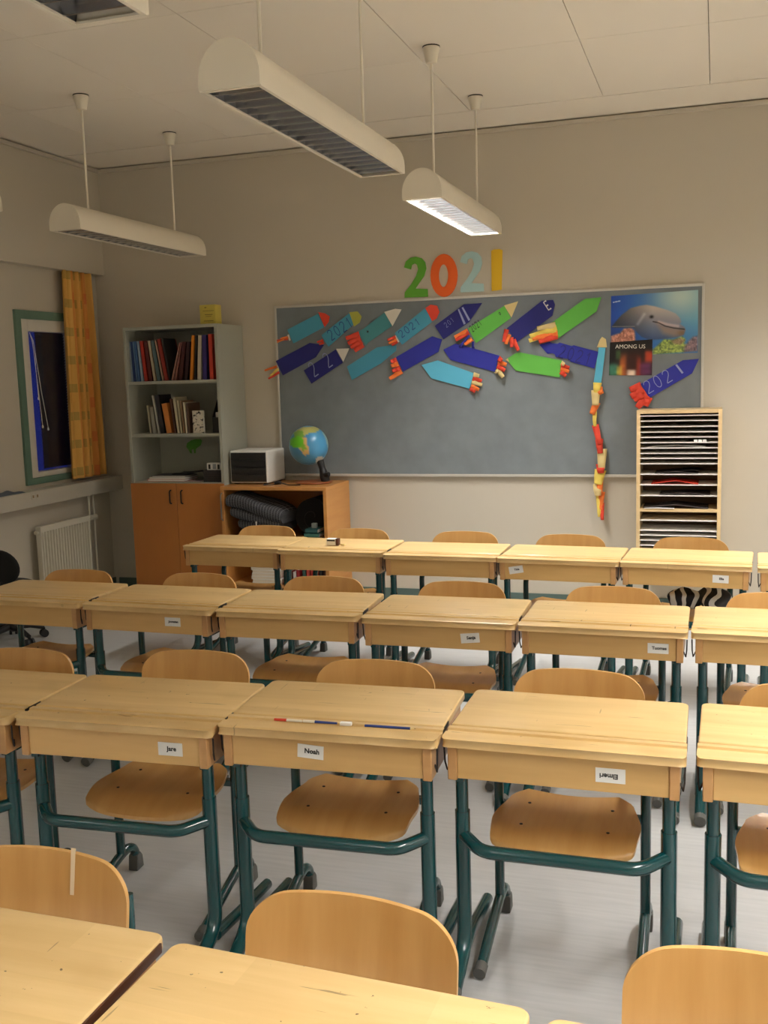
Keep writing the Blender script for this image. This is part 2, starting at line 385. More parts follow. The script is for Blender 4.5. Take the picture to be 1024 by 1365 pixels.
# ------------------------------------------------------------------ desks
DW, DD = .604, .422
def make_desk():
    d = thing('school_desk', '', 'desk', (0, 0, 0), 0, 'lift-lid wooden school desks in four rows')
    # lid: rounded at the far corners
    def rrect(x0, x1, y0, y1, r):
        P = [(x0, y0), (x1, y0)]
        for k in range(7): P.append((x1-r+r*math.cos(PI/2*k/6), y1-r+r*math.sin(PI/2*k/6)))
        for k in range(7): P.append((x0+r-r*math.sin(PI/2*k/6), y1-r+r*math.cos(PI/2*k/6)))
        return P
    G().prism(rrect(.003, DW-.003, .1125, DD, .022), lambda u, v, t: (u, v, t), .650, .672).obj('lid', 'lid', d, bevel=.005, segs=3)
    # pen tray: bull-nosed strip with a groove
    prof = [(.1045, .650), (.1045, .671), (.086, .671), (.0835, .665), (.060, .665), (.0575, .6715), (.020, .6715)]
    for k in range(7):
        a = PI/2 - PI*k/6; prof.append((.010-.013*math.cos(a)*1.0, .659+.0125*math.sin(a)))
    prof += [(.020, .6465), (.03, .650)]
    secs = [(.001, .020), (.004, .010), (.010, .004), (.020, .0), (DW-.020, 0), (DW-.010, .004), (DW-.004, .010), (DW-.001, .020)]
    g = G(); n = len(prof)
    for x, s in secs:
        for y, z in prof: g.v.append((x, max(y, s+(.006 if y < .0 else .0)) if y < .03 else y, z))
    for i in range(len(secs)-1):
        for j in range(n): g.f.append((i*n+j, i*n+(j+1) % n, (i+1)*n+(j+1) % n, (i+1)*n+j))
    g.f.append(tuple(range(n))[::-1]); g.f.append(tuple((len(secs)-1)*n+j for j in range(n)))
    g.obj('pen_tray', 'lid', d, angle=50)
    G().box(.040, DW-.040, .018, .030, .562, .650).obj('front_panel', 'birch', d, bevel=.0015, segs=1)
    for x in (.016, DW-.016-.024):
        G().box(x, x+.024, .013, .405, .558, .6495).obj('side_panel', 'birch_edge', d, bevel=.002, segs=1)
    G().box(.040, DW-.040, .030, .400, .560, .566).obj('bottom_panel', 'birch', d, smooth=False)
    G().box(.040, DW-.040, .388, .400, .566, .648).obj('rear_panel', 'birch', d, smooth=False)
    for sx in (0, 1):
        X = (lambda x: x) if sx == 0 else (lambda x: DW-x)
        a, b = sorted((X(.0004), X(.006)))
        G().box(a, b, .088, .165, .655, .668).obj('lid_hinge', 'dark', d, bevel=.002)
        # telescopic leg: thin upper tube, thicker sleeve, forward foot
        lx = X(.041)
        G().tube([(lx, .062, .45), (lx, .062, .585)], .0165, 14).obj('leg', 'green', d)
        G().tube(fillet([(lx, .062, .458), (lx, .062, .085), (lx, -.075, .026)], .05), .020, 14).obj('leg_sleeve', 'green', d)
        G().tube([(lx, -.068, .028), (lx, -.095, .0215)], .0212, 14).obj('foot_cap', 'cap', d)
        G().tube([(X(.036), .050, .062), (X(.029), .23, .045), (X(.028), .412, .026)], .0168, 12).obj('foot_rail', 'green', d)
        a, b = sorted((X(.030), X(.052)))
        G().box(a, b, .035, .39, .545, .559).obj('support_bar', 'green', d, bevel=.003)
        G().tube([(X(.016), .05, .59), (X(.008), .04, .575), (X(.005), .03, .60), (X(.004), .028, .64)], .0025, 6).obj('bag_hook', 'dark', d)
    c0 = .041
    G().tube(fillet([(c0, .062, .392), (c0+.065, -.012, .385), (DW-c0-.065, -.012, .385), (DW-c0, .062, .392)], .032, 8), .0172, 14).obj('crossbar', 'green', d)
    return d

# chairs: base at the floor under the top edge of the backrest, seat towards -y
def make_chair():
    c = thing('school_chair', '', 'chair', (0, 0, 0), 0, 'bent plywood school chairs behind the desks')
    def hw(v):                           # half width of the seat, v = 0 rear .. 1 front
        if v < .15: return .128+.044*math.sin(v/.15*PI/2)
        if v < .60: return .172+.026*math.sin((v-.15)/.45*PI/2)
        return .198-.014*((v-.60)/.4)-.040*max(0, (v-.84)/.16)**2.5
    def sz(u, v):
        z = .385
        if v > .66: z -= .036*((v-.66)/.34)**1.8
        if v < .3: z += .012*((.3-v)/.3)**2
        return z - .010*math.cos((u-.5)*PI)*(1-v*.6)
    def seat(top):
        def f(u, v):
            w_ = hw(v)*(1-.0*abs(u-.5)); return ((u*2-1)*w_, -.128-.305*v+ (.02*(abs(u*2-1)**3) if v > .9 else 0)*(v-.9)*10, sz(u, v)-(0 if top else .011))
        return f
    def shell(fa, fb, nu, nv):
        g = G().grid(fa, nu, nv); k = len(g.v); g.grid(fb, nu, nv)
        W = nu+1
        ring = [i for i in range(W)] + [j*W+nu for j in range(1, nv+1)] + [nv*W+i for i in range(nu-1, -1, -1)] + [j*W for j in range(nv-1, 0, -1)]
        for a, b in zip(ring, ring[1:]+ring[:1]): g.f.append((a, b, b+k, a+k))
        return g
    seato = shell(seat(True), seat(False), 20, 24).obj('seat', 'ply', c, angle=50)
    for x, y in ((-.115, -.19), (.115, -.19), (-.115, -.33), (.115, -.33)):
        v = (-.128-y)/.305; z = sz(x/hw(v)/2+.5, v)
        G().lathe([(.005, z-.002), (.005, z+.001), (.003, z+.002)], 8, (x, y)).obj('rivet', 'dark', c)
    def bk(front):
        def f(u, v):
            s = u*2-1; r = .062; W_, z0, z1 = .190, .535, .703
            z = z0+(z1-z0)*v
            ww = W_
            if z > z1-r: q = (z-(z1-r))/r; ww = W_-r*1.15*(1-math.sqrt(max(0, 1-q**2.2)))
            if z < z0+.05: q = ((z0+.05)-z)/.05; ww = W_-.05*(1-math.sqrt(max(0, 1-q*q)))
            x = s*ww
            y = -.034*(x/W_)**2 + .02 + (z-.62)*.16 + (-.0 if front else .0095)
            return (x, y, z+.010*(1-(x/W_)**2)*max(0, (v-.5)*2))
        return f
    vs = [0, .02, .05, .09, .15, .22, .3, .4, .5, .6, .68, .74, .80, .85, .89, .925, .95, .97, .985, .995, 1]
    def remap(f): return lambda u, v: f(u, vs[round(v*20)])
    shell(remap(bk(True)), remap(bk(False)), 22, 20).obj('backrest', 'ply', c, angle=50)
    for s in (-1, 1):
        x = s*.204
        G().tube(fillet([(x, -.19, .085), (x, -.187, .505), (x*.95, -.05, .528), (x*.82, .026, .565), (x*.78, .0365, .640)], .035, 7), .0142, 12).obj('leg', 'green', c)
        G().tube(fillet([(x*1.0, -.455, .026), (x, -.20, .088), (x, -.140, .092), (x, -.105, .070), (x, -.100, .03)], .035, 6), .0150, 12).obj('foot_rail', 'green', c)
        G().tube([(x, -.447, .0275), (x, -.480, .0215)], .0175, 12).obj('foot_cap', 'cap', c)
        G().prism([(-.124, 0), (-.078, 0), (-.082, .040), (-.096, .058), (-.118, .050)], lambda u, v, t: (t, u, v), x-.0165, x+.0165).obj('foot_cap', 'cap', c, bevel=.004)
        a, b = sorted((x, s*.160))
        G().box(a, b, -.195, -.172, .352, .372).obj('seat_bracket', 'green', c, bevel=.002)
        a, b = sorted((s*.150, s*.168))
        G().box(a, b, -.36, -.15, .358, .371).obj('seat_bracket', 'green', c, bevel=.002)
    return c

desk0 = make_desk(); chair0 = make_chair(); used = {'d': False, 'c': False}
def put_desk(x, y, t, label, dz=0.0, tagspec=None):
    k = 1-dz/.92
    x, y = x*k+.003, y*k
    if not used['d']:
        d = desk0; d.location = (x, y, 0); d.rotation_euler = (0, 0, t); d['label'] = label; used['d'] = True
    else: d = dup(desk0, (x, y, 0), t, label)
    if dz:
        for c in d.children:
            if c.name.split('.')[0] in ('lid', 'pen_tray', 'front_panel', 'side_panel', 'bottom_panel', 'rear_panel', 'lid_hinge', 'support_bar', 'bag_hook', 'leg'): c.location.z += dz
    if tagspec:
        tx, tz, rot, s, size = tagspec
        nt_ = G().box(-.036, .036, -.0008, 0, -.0185, .0185).obj('name_tag', 'paper', d, smooth=False)
        nt_.location = (tx, .0175, tz+dz); nt_.rotation_euler = (0, rot, 0)
        lettering(s, size, 'ink', nt_, (.004, -.0012, .001), bold=.0005)
    return d
PH = math.pi
MT['brown'] = mat('dark_brown_edge', (74, 44, 30), .4)
# row order: nearest row A .. farthest row D
desks = [
 ('A0', -1.47, .974, 0, 'nearest-row desk at the bottom left corner of the view', 0, None),
 ('A1', -.862, .959, -.037, 'nearest-row desk with a scratched lid, bottom centre', 0, None),
 ('A2', -.232, .925, -.02, 'nearest-row desk at the bottom right corner of the view', 0, None),
 ('B0', -2.49, 2.255, .02, 'second-row desk cut off by the left edge of the view', 0, None),
 ('B1', -1.873, 2.275, .054, 'second-row desk with a tag at the right end of its front', 0, (.478, .606, 0, 'Jare', .0175)),
 ('B2', -1.273, 2.345, .050, 'second-row desk with pens lying in its groove', .006, (.262, .613, .06, 'Noah', .0185)),
 ('B3', -.662, 2.397, .008, 'second-row desk whose white tag is upside down', 0, (.425, .606, PH, 'Elmeri', .0175)),
 ('B4', -.038, 2.415, -.011, 'second-row desk cut off by the right edge of the view', 0, None),
 ('C0', -3.175, 3.585, .01, 'third-row desk at the left edge in front of the radiator', 0, None),
 ('C1', -2.553, 3.586, -.003, 'third-row desk, second from left, tagged at its right end', .005, (.428, .612, 0, 'Joonatan', .0125)),
 ('C2', -1.921, 3.582, .041, 'third-row desk without a tag, third from left', 0, None),
 ('C3', -1.30, 3.592, .018, 'third-row desk with a tilted tag right of its centre', 0, (.43, .607, -.10, 'Senja', .0165)),
 ('C4', -.69, 3.60, 0, 'third-row desk with a straight tag near its right end', 0, (.502, .606, 0, 'Tuomas', .0155)),
 ('C5', -.078, 3.61, -.009, 'third-row desk cut off by the right edge of the view', 0, None),
 ('D1', -2.872, 5.017, -.024, 'farthest-row desk in front of the orange cupboard doors', 0, None),
 ('D2', -2.269, 4.979, -.007, 'farthest-row desk with a sharpener box on its lid', .003, None),
 ('D3', -1.647, 4.928, .006, 'farthest-row desk without a tag, third from left', 0, None),
 ('D4', -1.044, 4.926, -.043, 'farthest-row desk with a tilted tag at its left end', 0, (.098, .612, -.18, 'Tilda', .0135)),
 ('D5', -.439, 4.908, -.053, 'farthest-row desk standing before the paper pigeonholes', 0, (.465, .606, .02, 'Elle', .0150)),
 ('D6', .185, 4.86, -.03, 'farthest-row desk cut off by the right edge of the view', 0, None)]
DK = {}
for nme, x, y, t, lab, dz, ts in desks: DK[nme] = put_desk(x, y, t, lab, dz, ts)
o = G().box(DW-.0035, DW+.0005, .15, DD-.024, .652, .669).obj('edge_strip', 'brown', DK['A0'], bevel=.001)
o['label'] = 'dark brown strip along the lid edge'

KC = 1.0185                              # chairs stand a little lower than first measured
chairs = [
 ('A0', -1.225, 1.505, .0, 'nearest chair at lower left with a worn pale streak on its back'),
 ('A1', -.569*KC, 1.462*KC, -.035, 'large nearest chair back at bottom centre'),
 ('A2', .064, 1.485, -.02, 'nearest chair back at the lower right corner'),
 ('B0', -2.195, 2.76, .03, 'second-row chair at the left edge of the view'),
 ('B1', -1.581*KC, 2.808*KC, .05, 'second-row chair behind the desk tagged at its right end'),
 ('B2', -.976*KC, 2.826*KC, .04, 'second-row chair behind the desk with pens in its groove'),
 ('B3', -.367*KC, 2.856*KC, 0, 'second-row chair behind the desk with the upside-down tag'),
 ('B4', .262, 2.90, -.01, 'second-row chair at the right edge of the view'),
 ('C0', -2.834*KC, 3.989*KC, 0, 'third-row chair in front of the radiator'),
 ('C1', -2.212*KC, 4.004*KC, 0, 'third-row chair second from left, before the orange cupboard'),
 ('C2', -1.64*KC, 4.033*KC, .03, 'third-row chair behind the untagged third desk'),
 ('C3', -1.002*KC, 4.031*KC, .01, 'third-row chair behind the desk with the tilted tag'),
 ('C4', -.382*KC, 4.036*KC, 0, 'third-row chair behind the desk with the straight tag'),
 ('C5', .235, 4.10, -.01, 'third-row chair at the right edge of the view'),
 ('D1', -2.549*KC, 5.433*KC, -.02, 'farthest-row chair in front of the folded blanket'),
 ('D2', -1.958*KC, 5.388*KC, 0, 'farthest-row chair beside the right side of the low cabinet'),
 ('D3', -1.287*KC, 5.363*KC, 0, 'farthest-row chair against bare wall, third from left'),
 ('D4', -.725*KC, 5.332*KC, -.04, 'farthest-row chair just left of the pigeonholes'),
 ('D5', -.115*KC, 5.315*KC, -.05, 'farthest-row chair in front of the pigeonholes'),
 ('D6', .50, 5.30, -.03, 'farthest-row chair beyond the right edge')]
CK = {}
for nme, x, y, t, lab in chairs:
    if nme == 'D6': continue
    dk = DK[nme]; ct, st = math.cos(dk.rotation_euler.z), math.sin(dk.rotation_euler.z)
    mx_ = dk.location.x + DW/2*ct - (y-.15-dk.location.y)*st     # middle of its desk: the chair rails slide in between the desk rails
    lim, tw = {'A0': (.036, .02), 'A1': (.031, .01)}.get(nme, (.016, 0))
    x = min(max(x, mx_-lim), mx_+lim); t = dk.rotation_euler.z+tw
    if not used['c']:
        o = chair0; o.location = (x, y, 0); o.rotation_euler = (0, 0, t); o['label'] = lab; used['c'] = True
    else: o = dup(chair0, (x, y, 0), t, lab)
    CK[nme] = o
def on_chair(key, x, y, z):
    o = CK[key]; ct, st = math.cos(o.rotation_euler.z), math.sin(o.rotation_euler.z)
    return (o.location.x+x*ct-y*st, o.location.y+x*st+y*ct, z)
# pale worn streak (tape residue) on the left near chair
o = G().prism([(-.004, .635), (.004, .635), (.006, .722), (-.004, .722)], lambda u, v, t: (u, (v-.62)*.16+.0158-t, v), .0, .0008).obj('tape_streak', mat('tape', (232, 214, 182), .5), CK['A0'], smooth=False)
o.location.x = .055

def on_desk(key, x, y, z=0):
    o = DK[key]; ct, st = math.cos(o.rotation_euler.z), math.sin(o.rotation_euler.z)
    return Vector((o.location.x+x*ct-y*st, o.location.y+x*st+y*ct, z))
# things lying on desks
rzB = DK['B2'].rotation_euler.z
def pencil(name, key, x0, x1, y, z, label, specs):
    o = thing(name, label, name.split('_')[0] if name != 'ballpoint_pen' else 'pen', on_desk(key, x0, y, z), DK[key].rotation_euler.z, None)
    L = x1-x0
    for a, b, nm, m, r0, r1 in specs:
        G().tube([(a*L, 0, 0), (b*L, 0, 0)], [r0, r1], 8).obj(nm, m, o)
    return o
ZT = .6655+.012
pencil('ballpoint_pen', 'B2', .143, .222, .070, ZT+.004, 'red and white pen at the left of the pen groove', [(0, .45, 'cap', 'red', .0035, .004), (.45, 1, 'barrel', 'whitep', .004, .0036)])
pencil('ballpoint_pen', 'B2', .225, .320, .071, ZT+.004, 'blue and white pen in the middle of the pen groove', [(0, .35, 'cap', 'whitep', .004, .004), (.35, 1, 'barrel', 'pencilblue', .004, .003)])
pencil('pencil', 'B2', .398, .535, .068, ZT+.004, 'thin blue pencil at the right of the pen groove', [(0, .9, 'shaft', 'pencilblue', .0036, .0036), (.9, .98, 'tip', 'tan', .0036, .001), (.98, 1, 'lead', 'ink', .001, .0004)])
tag(G().box(-.016, .016, -.007, .007, 0, .009).obj('eraser', 'paper', bevel=.0025), 'white eraser between the pens in the groove', 'eraser')
bpy.data.objects['eraser'].location = on_desk('B2', .345, .071, ZT); bpy.data.objects['eraser'].rotation_euler.z = .1
b_ = thing('sharpener_box', 'small white and dark brown box on a far desk', 'box', on_desk('D2', .262, .18, .679), 0)
G().box(-.034, .02, -.016, .016, 0, .036).obj('body', 'paper', b_, bevel=.003)
G().box(.02, .036, -.0165, .0165, 0, .0365).obj('end_cap', mat('dark_brown', (74, 40, 30), .5), b_, bevel=.002)
G().box(-.030, .016, -.0168, -.016, .022, .030).obj('print_stripe', 'ink', b_, smooth=False)
e2 = tag(G().box(-.014, .014, -.007, .007, 0, .010).obj('eraser', 'tan', bevel=.003), 'worn cream eraser beside the small box on the far desk', 'eraser')
e2.location = on_desk('D2', .325, .165, .679); e2.rotation_euler.z = -.4

# zebra bag on the far right chair
zm = bpy.data.materials.new('zebra_print'); zm.use_nodes = True; nt = zm.node_tree; b = nt.nodes['Principled BSDF']; b.inputs['Roughness'].default_value = .8
tc = nt.nodes.new('ShaderNodeTexCoord'); wv = nt.nodes.new('ShaderNodeTexWave'); wv.inputs['Scale'].default_value = 5; wv.inputs['Distortion'].default_value = 11; wv.inputs['Detail'].default_value = 1; wv.inputs['Detail Scale'].default_value = 1.2
rr = nt.nodes.new('ShaderNodeValToRGB'); rr.color_ramp.interpolation = 'CONSTANT'; rr.color_ramp.elements[0].color = (*lin((24, 24, 26)), 1); rr.color_ramp.elements[1].color = (*lin((226, 226, 222)), 1); rr.color_ramp.elements[1].position = .62
nt.links.new(tc.outputs['Object'], wv.inputs['Vector']); nt.links.new(wv.outputs[0], rr.inputs[0]); nt.links.new(rr.outputs[0], b.inputs['Base Color'])
zb = thing('zebra_print_bag', 'soft black and white zebra-striped bag on a far chair seat', 'bag', on_chair('D5', .07, -.27, .404))
def lump(cx, cz, rx, ry, rz_, ph):
    def f(u, v):
        a, b_ = u*2*PI, v*PI
        k = 1+.12*math.sin(3*a+ph)*math.sin(b_)+.08*math.sin(5*b_+ph)
        return (cx+rx*k*math.sin(b_)*math.cos(a), ry*k*math.sin(b_)*math.sin(a), cz+max(-.98*cz/rz_, math.cos(b_)*k)*rz_ if cz else 0)
    return f
G().grid(lump(.06, .058, .075, .085, .066, .4), 28, 16).obj('body', zm, zb, angle=80)
G().grid(lump(-.08, .05, .085, .06, .055, 1.9), 24, 14).obj('folded_end', zm, zb, angle=80)

# ------------------------------------------------------------------ pendant lamps
def make_lamp(lit):
    L, Wd = 1.41, .195; R = Wd/2
    t = thing('pendant_lamp', '', 'lamp', (0, 0, 0), 0, 'white half-round fluorescent pendant lamps')
    hp = [(-R, 0)]
    hp = [(-R, 0), (-R, .030)] + [(-R*math.cos(a), .030+.108*math.sin(a)) for a in [PI*k/20 for k in range(1, 20)]] + [(R, .030), (R, 0)]
    inner = [(x*.955, z*.96+(0.0 if z else 0)) for x, z in hp][::-1]
    g = G(); n = len(hp)
    g.prism(hp+inner, lambda u, v, q: (u, q, v), -L/2, L/2)
    g.obj('housing', 'lampbody', t, angle=30)
    for s in (-1, 1):
        G().prism(hp, lambda u, v, q: (u, q, v), s*L/2-.0, s*(L/2+.006)).obj('end_cap', 'lampbody', t, angle=30)
    for s in (-1, 1):
        G().grid(lambda u, v: (s*(R*.95-.045*v**1.6), -L/2+u*L, .004+.085*v), 2, 8).obj('reflector', 'reflector', t)
        G().box(s*R*.94-.006, s*R*.94+.006, -L/2, L/2, -.003, .003).obj('rim', 'lampbody', t, smooth=False)
    for s in (-1, 1):
        G().box(-R*.94, R*.94, s*(L/2-.006)-.006, s*(L/2-.006)+.006, -.003, .003).obj('rim', 'lampbody', t, smooth=False)
    bl = None
    for k in range(17):
        y = -L/2+(k+.75)*L/17.5
        if bl is None:
            bl = G().prism([(-.0028, .001), (.0028, .001), (.005, .018), (.012, .046), (-.012, .046), (-.005, .018)], lambda u, v, q: (q, u, v), -R*.90, R*.90).obj('louvre_blade', 'louvre', t, smooth=False)
        else:
            bl = bl.copy(); COL.objects.link(bl)
        bl.location.y = y
    for x in (-.03, .03):
        G().tube([(x, -L/2+.03, .085), (x, L/2-.03, .085)], .012, 10).obj('tube', 'tube_on' if lit else 'tube_off', t)
    top = .135
    for s in (-1, 1):
        y = s*.48
        G().tube([(0, y, top), (0, y, ZC-LAMP_Z-.07)], .0062, 8).obj('rod', 'lampbody', t)
        G().lathe([(.011, ZC-LAMP_Z-.082), (.026, ZC-LAMP_Z-.078), (.042, ZC-LAMP_Z-.012), (.042, ZC-LAMP_Z-.006), (.030, ZC-LAMP_Z-.005)], 20, (0, y)).obj('ceiling_cup', 'lampbody', t)
        G().lathe([(.034, ZC-LAMP_Z-.006), (.0435, ZC-LAMP_Z-.006), (.0435, ZC-LAMP_Z-.0002), (.034, ZC-LAMP_Z-.0002)], 20, (0, y)).obj('cup_gap', 'dark', t)  # solid dark ring painted in for the shaded gap above the cup
    if lit:
        al = bpy.data.lights.new('lamp_light', 'AREA'); al.shape = 'RECTANGLE'; al.size = .13; al.size_y = 1.30; al.energy = LAMP_W; al.color = LAMP_COL
        al.spread = math.radians(160); ao = bpy.data.objects.new('lamp_light', al); COL.objects.link(ao); ao.parent = t; ao.location = (0, 0, .062)
    return t
lamp_on = make_lamp(True); lamp_off = make_lamp(False)
LL = {(-3.355, 5.53): 'unlit pendant lamp at left, near the window wall corner', (-3.355, 3.48): 'pendant lamp just peeking in at the left edge',
      (-1.345, 5.50): 'lit pendant lamp with bright louvre above the paper year numerals', (-1.345, 3.48): 'large unlit pendant lamp at top centre',
      (-1.345, 1.46): 'pendant lamp cut off at the top left corner', (-3.355, 1.42): 'unlit pendant lamp left of the camera'}
first = {0: True, 1: True}
for x, y, lit in LAMPS:
    lab = LL.get((x, y), 'lit pendant lamp outside the view in the row at x %.1f, y %.1f' % (x, y))
    if (x, y) not in LL: lab = 'lit pendant lamp out of view, %s row, %s' % ({-3.355: 'window', -1.345: 'middle', .68: 'right', 2.7: 'far right'}[x], {5.5: 'nearest the pinboard wall', 3.48: 'second from the pinboard wall', 1.42: 'beside the camera', -.62: 'behind the camera'}[y])
    src = lamp_on if lit else lamp_off
    if first[lit]: src.location = (x, y, LAMP_Z); src['label'] = lab; first[lit] = False
    else: dup(src, (x, y, LAMP_Z), 0, lab)

# ------------------------------------------------------------------ pinboard, rockets, posters
BX0, BX1, BZ0, BZ1 = -2.988, -.092, .905, 2.094
YBD = YB-.022                            # face of the board
pb = thing('pinboard', 'wide grey-blue pinboard with an aluminium edge on the back wall', 'board', ((BX0+BX1)/2, YB, BZ0))
def pbp(g, n, m, **k):
    o = g.obj(n, m, pb, **k); o.matrix_parent_inverse = Matrix.Translation(-pb.location); return o
pbp(G().box(BX0, BX1, YBD, YB-.001, BZ0, BZ1), 'panel', 'board', smooth=False)
for a in ((BX0-.012, BX0+.004, BZ0-.012, BZ1+.012), (BX1-.004, BX1+.012, BZ0-.012, BZ1+.012), (BX0, BX1, BZ0-.012, BZ0+.006), (BX0, BX1, BZ1-.004, BZ1+.012)):
    pbp(G().box(a[0], a[1], YBD-.006, YB-.001, a[2], a[3]), 'edge_trim', 'alu', bevel=.002)

def poly_px(pts, org, sc): return [at(org[0]+x/sc, org[1]+y/sc, YBD) for x, y in pts]
def slab(pts, y0, th, name, m, parent):
    g = G().prism(pts, lambda u, v, t: (u, t, v), y0-th, y0)
    o = g.obj(name, m, parent, smooth=False); o.matrix_parent_inverse = Matrix.Translation(-parent.location); return o
def strip3d(a, b, wid, m, parent, lift=.02, curl=.03, name='flame_strip'):
    ax, az = a; bx, bz = b; dx, dz = bx-ax, bz-az; L = math.hypot(dx, dz) or 1; nx, nz = -dz/L, dx/L
    ph = random.uniform(0, 6)
    def f(u, v):
        ww = wid*.92*(1-.35*v)*(u-.5); off = lift*math.sin(PI*.75*v)+curl*v*v+.004*math.sin(v*9+ph)
        return (ax+dx*v+nx*ww, YBD-.0115-max(0, off)-.004*math.cos((u-.5)*PI), az+dz*v+nz*ww)
    o = G().grid(f, 3, 10).obj(name, m, parent, fix=False); o.matrix_parent_inverse = Matrix.Translation(-parent.location)
    s = o.modifiers.new('t', 'SOLIDIFY'); s.thickness = .0012
    return o
DIG = {'2': [[(0, .78), (.08, .93), (.3, 1), (.52, .93), (.6, .75), (.5, .52), (.25, .28), (0, 0), (.62, .02)]],
       '0': [[(.3, 1), (.1, .88), (0, .55), (.08, .15), (.3, 0), (.52, .12), (.62, .5), (.52, .88), (.3, 1)]],
       '1': [[(.12, .74), (.34, 1), (.34, 0)]],
       'E': [[(.55, 1), (0, 1), (0, 0), (.55, 0)], [(0, .5), (.45, .5)]],
       '+': [[(0, .5), (.6, .5)], [(.3, .2), (.3, .8)]],
       'o': [[(.3, .8), (.05, .5), (.3, .15), (.55, .5), (.3, .8)], [(.2, .5), (.25, .5)], [(.38, .5), (.42, .5)]],
       ' ': []}
def stroke_mesh(polys, wid, th, place):
    g = G()
    for pl in polys:
        pl = fillet(pl, .10, 4) if len(pl) > 4 else [Vector(p) for p in pl]
        pl = [Vector((p[0], p[1])) for p in pl]
        L_, R_ = [], []
        for i, p in enumerate(pl):
            d = pl[min(i+1, len(pl)-1)]-pl[max(i-1, 0)]
            if d.length < 1e-9: d = Vector((1, 0))
            d.normalize(); n = Vector((-d.y, d.x))*wid/2
            L_.append(p+n); R_.append(p-n)
        b = len(g.v); m = len(pl)
        for t in (0, th):
            for q in L_+R_: g.v.append(place(q.x, q.y, t))
        for i in range(m-1):
            for o_, fl in ((0, 0), (2*m, 1)):
                g.f.append((b+o_+i, b+o_+i+1, b+o_+m+i+1, b+o_+m+i))
            g.f.append((b+i, b+i+1, b+2*m+i+1, b+2*m+i)); g.f.append((b+m+i, b+m+i+1, b+3*m+i+1, b+3*m+i))
        g.f.append((b, b+m, b+3*m, b+2*m)); g.f.append((b+m-1, b+2*m-1, b+4*m-1, b+3*m-1))
    return g
def write(s, a, b, h, m, parent, wid=.10, ysurf=0.0, gap=.95):
    """letters of height h from point a along a->b on the board plane"""
    dx, dz = b[0]-a[0], b[1]-a[1]; L = math.hypot(dx, dz); ux, uz = dx/L, dz/L; vx, vz = -uz, ux
    step = L/max(1, len(s)-.35)
    for i, ch in enumerate(s):
        if not DIG[ch]: continue
        ox, oz = a[0]+ux*step*i, a[1]+uz*step*i
        w_ = min(step*.95, h)
        def pl(u, v, t): return (ox+ux*u*w_+vx*v*h, ysurf-.0002-t, oz+uz*u*w_+vz*v*h)
        o = stroke_mesh(DIG[ch], wid, .0006, pl).obj('lettering', m, parent, smooth=False); o.matrix_parent_inverse = Matrix.Translation(-parent.location)

Z1 = ((350, 400), 1024/150); Z2 = ((450, 400), 1024/150); Z3 = ((570, 390), 1024/130); Z4 = ((660, 390), 1024/150); Z5 = ((770, 430), 1024/180)
RGRP = 'paper rockets pinned to the board'
def rocket(label, z, body, mcol, nose=None, ncol=None, flames=(), fcols=('red',), fw=.03, patch=None, texts=(), lift=.006, curl=.02):
    B = poly_px(body, *z); cx = sum(p[0] for p in B)/len(B); cz = sum(p[1] for p in B)/len(B)
    r = thing('paper_rocket', label, 'rocket', (cx, YBD, cz), 0, RGRP)
    slab(B, YBD-.0065, .003, 'body', mcol, r)
    if nose: slab(poly_px(nose, *z), YBD-.0097, .002, 'nose_cone', ncol, r)
    if patch: slab(poly_px(patch, *z), YBD-.0097, .001, 'paper_patch', 'whitep', r)
    for k, (a, b) in enumerate(flames):
        strip3d(poly_px([a], *z)[0], poly_px([b], *z)[0], fw, fcols[k % len(fcols)], r, lift=lift, curl=curl)
    for s, a, b, h, m, wd in texts:
        write(s, poly_px([a], *z)[0], poly_px([b], *z)[0], h, m, r, wd, YBD-.0097)
    return r
rocket('plain cyan paper rocket with red nose at the board top left corner', Z1, [(230,270),(510,125),(568,245),(285,395)], 'cyan', [(513,110),(575,122),(617,150),(607,200),(570,247)], 'red',
       [((245,340),(150,385)), ((240,355),(150,368)), ((235,335),(180,352))], ('orangep', 'red'), .014, [(232,318),(245,312),(262,365),(248,372)])
rocket('cyan rocket with year digits and an olive nose near the top left', Z1, [(540,320),(795,120),(840,215),(605,425)], 'cyan', [(795,112),(870,103),(907,150),(890,205),(838,242)], 'olive',
       [((560,365),(515,385)), ((565,385),(535,405))], ('red',), .02, texts=[('2021', (635,370), (835,235), .075, 'pencilblue', .08)])
rocket('plain dark navy pointed rocket overlapping the left board edge', Z1, [(125,555),(435,390),(562,408),(490,520),(190,685)], 'navy', None, None,
       [((140,603),(38,640)), ((160,655),(75,715)), ((150,625),(90,690))], ('orangep', 'red', 'yellowp'), .020)
rocket('navy rocket with two chalk twos and a white triangular nose', Z1, [(380,640),(670,450),(735,570),(450,760)], 'navy', [(675,443),(795,440),(740,562)], 'whitep',
       texts=[('2 2', (478,700), (650,590), .105, 'chalk', .07)])
rocket('teal rocket with side fins, white nose and broad red flame', Z2, [(180,292),(240,262),(430,115),(500,235),(285,385),(262,412),(225,350)], 'teal2', [(430,108),(530,80),(587,86),(505,237)], 'whitep',
       [((205,310),(95,350)), ((215,345),(110,395)), ((228,375),(135,430)), ((240,405),(170,462))], ('red',), .045, texts=[('+', (280,310), (310,290), .03, 'ink', .2)])
rocket('cyan rocket with dark year digits and rounded red nose', Z2, [(525,300),(800,75),(867,195),(590,407)], 'cyan', [(803,75),(850,42),(910,52),(932,110),(905,170),(865,192)], 'red',
       [((535,335),(470,365)), ((545,360),(480,395)), ((550,375),(510,412))], ('red', 'orangep'), .025, [(522,328),(535,320),(568,378),(556,386)], [('2021', (590,345), (765,215), .05, 'pencilblue', .10)])
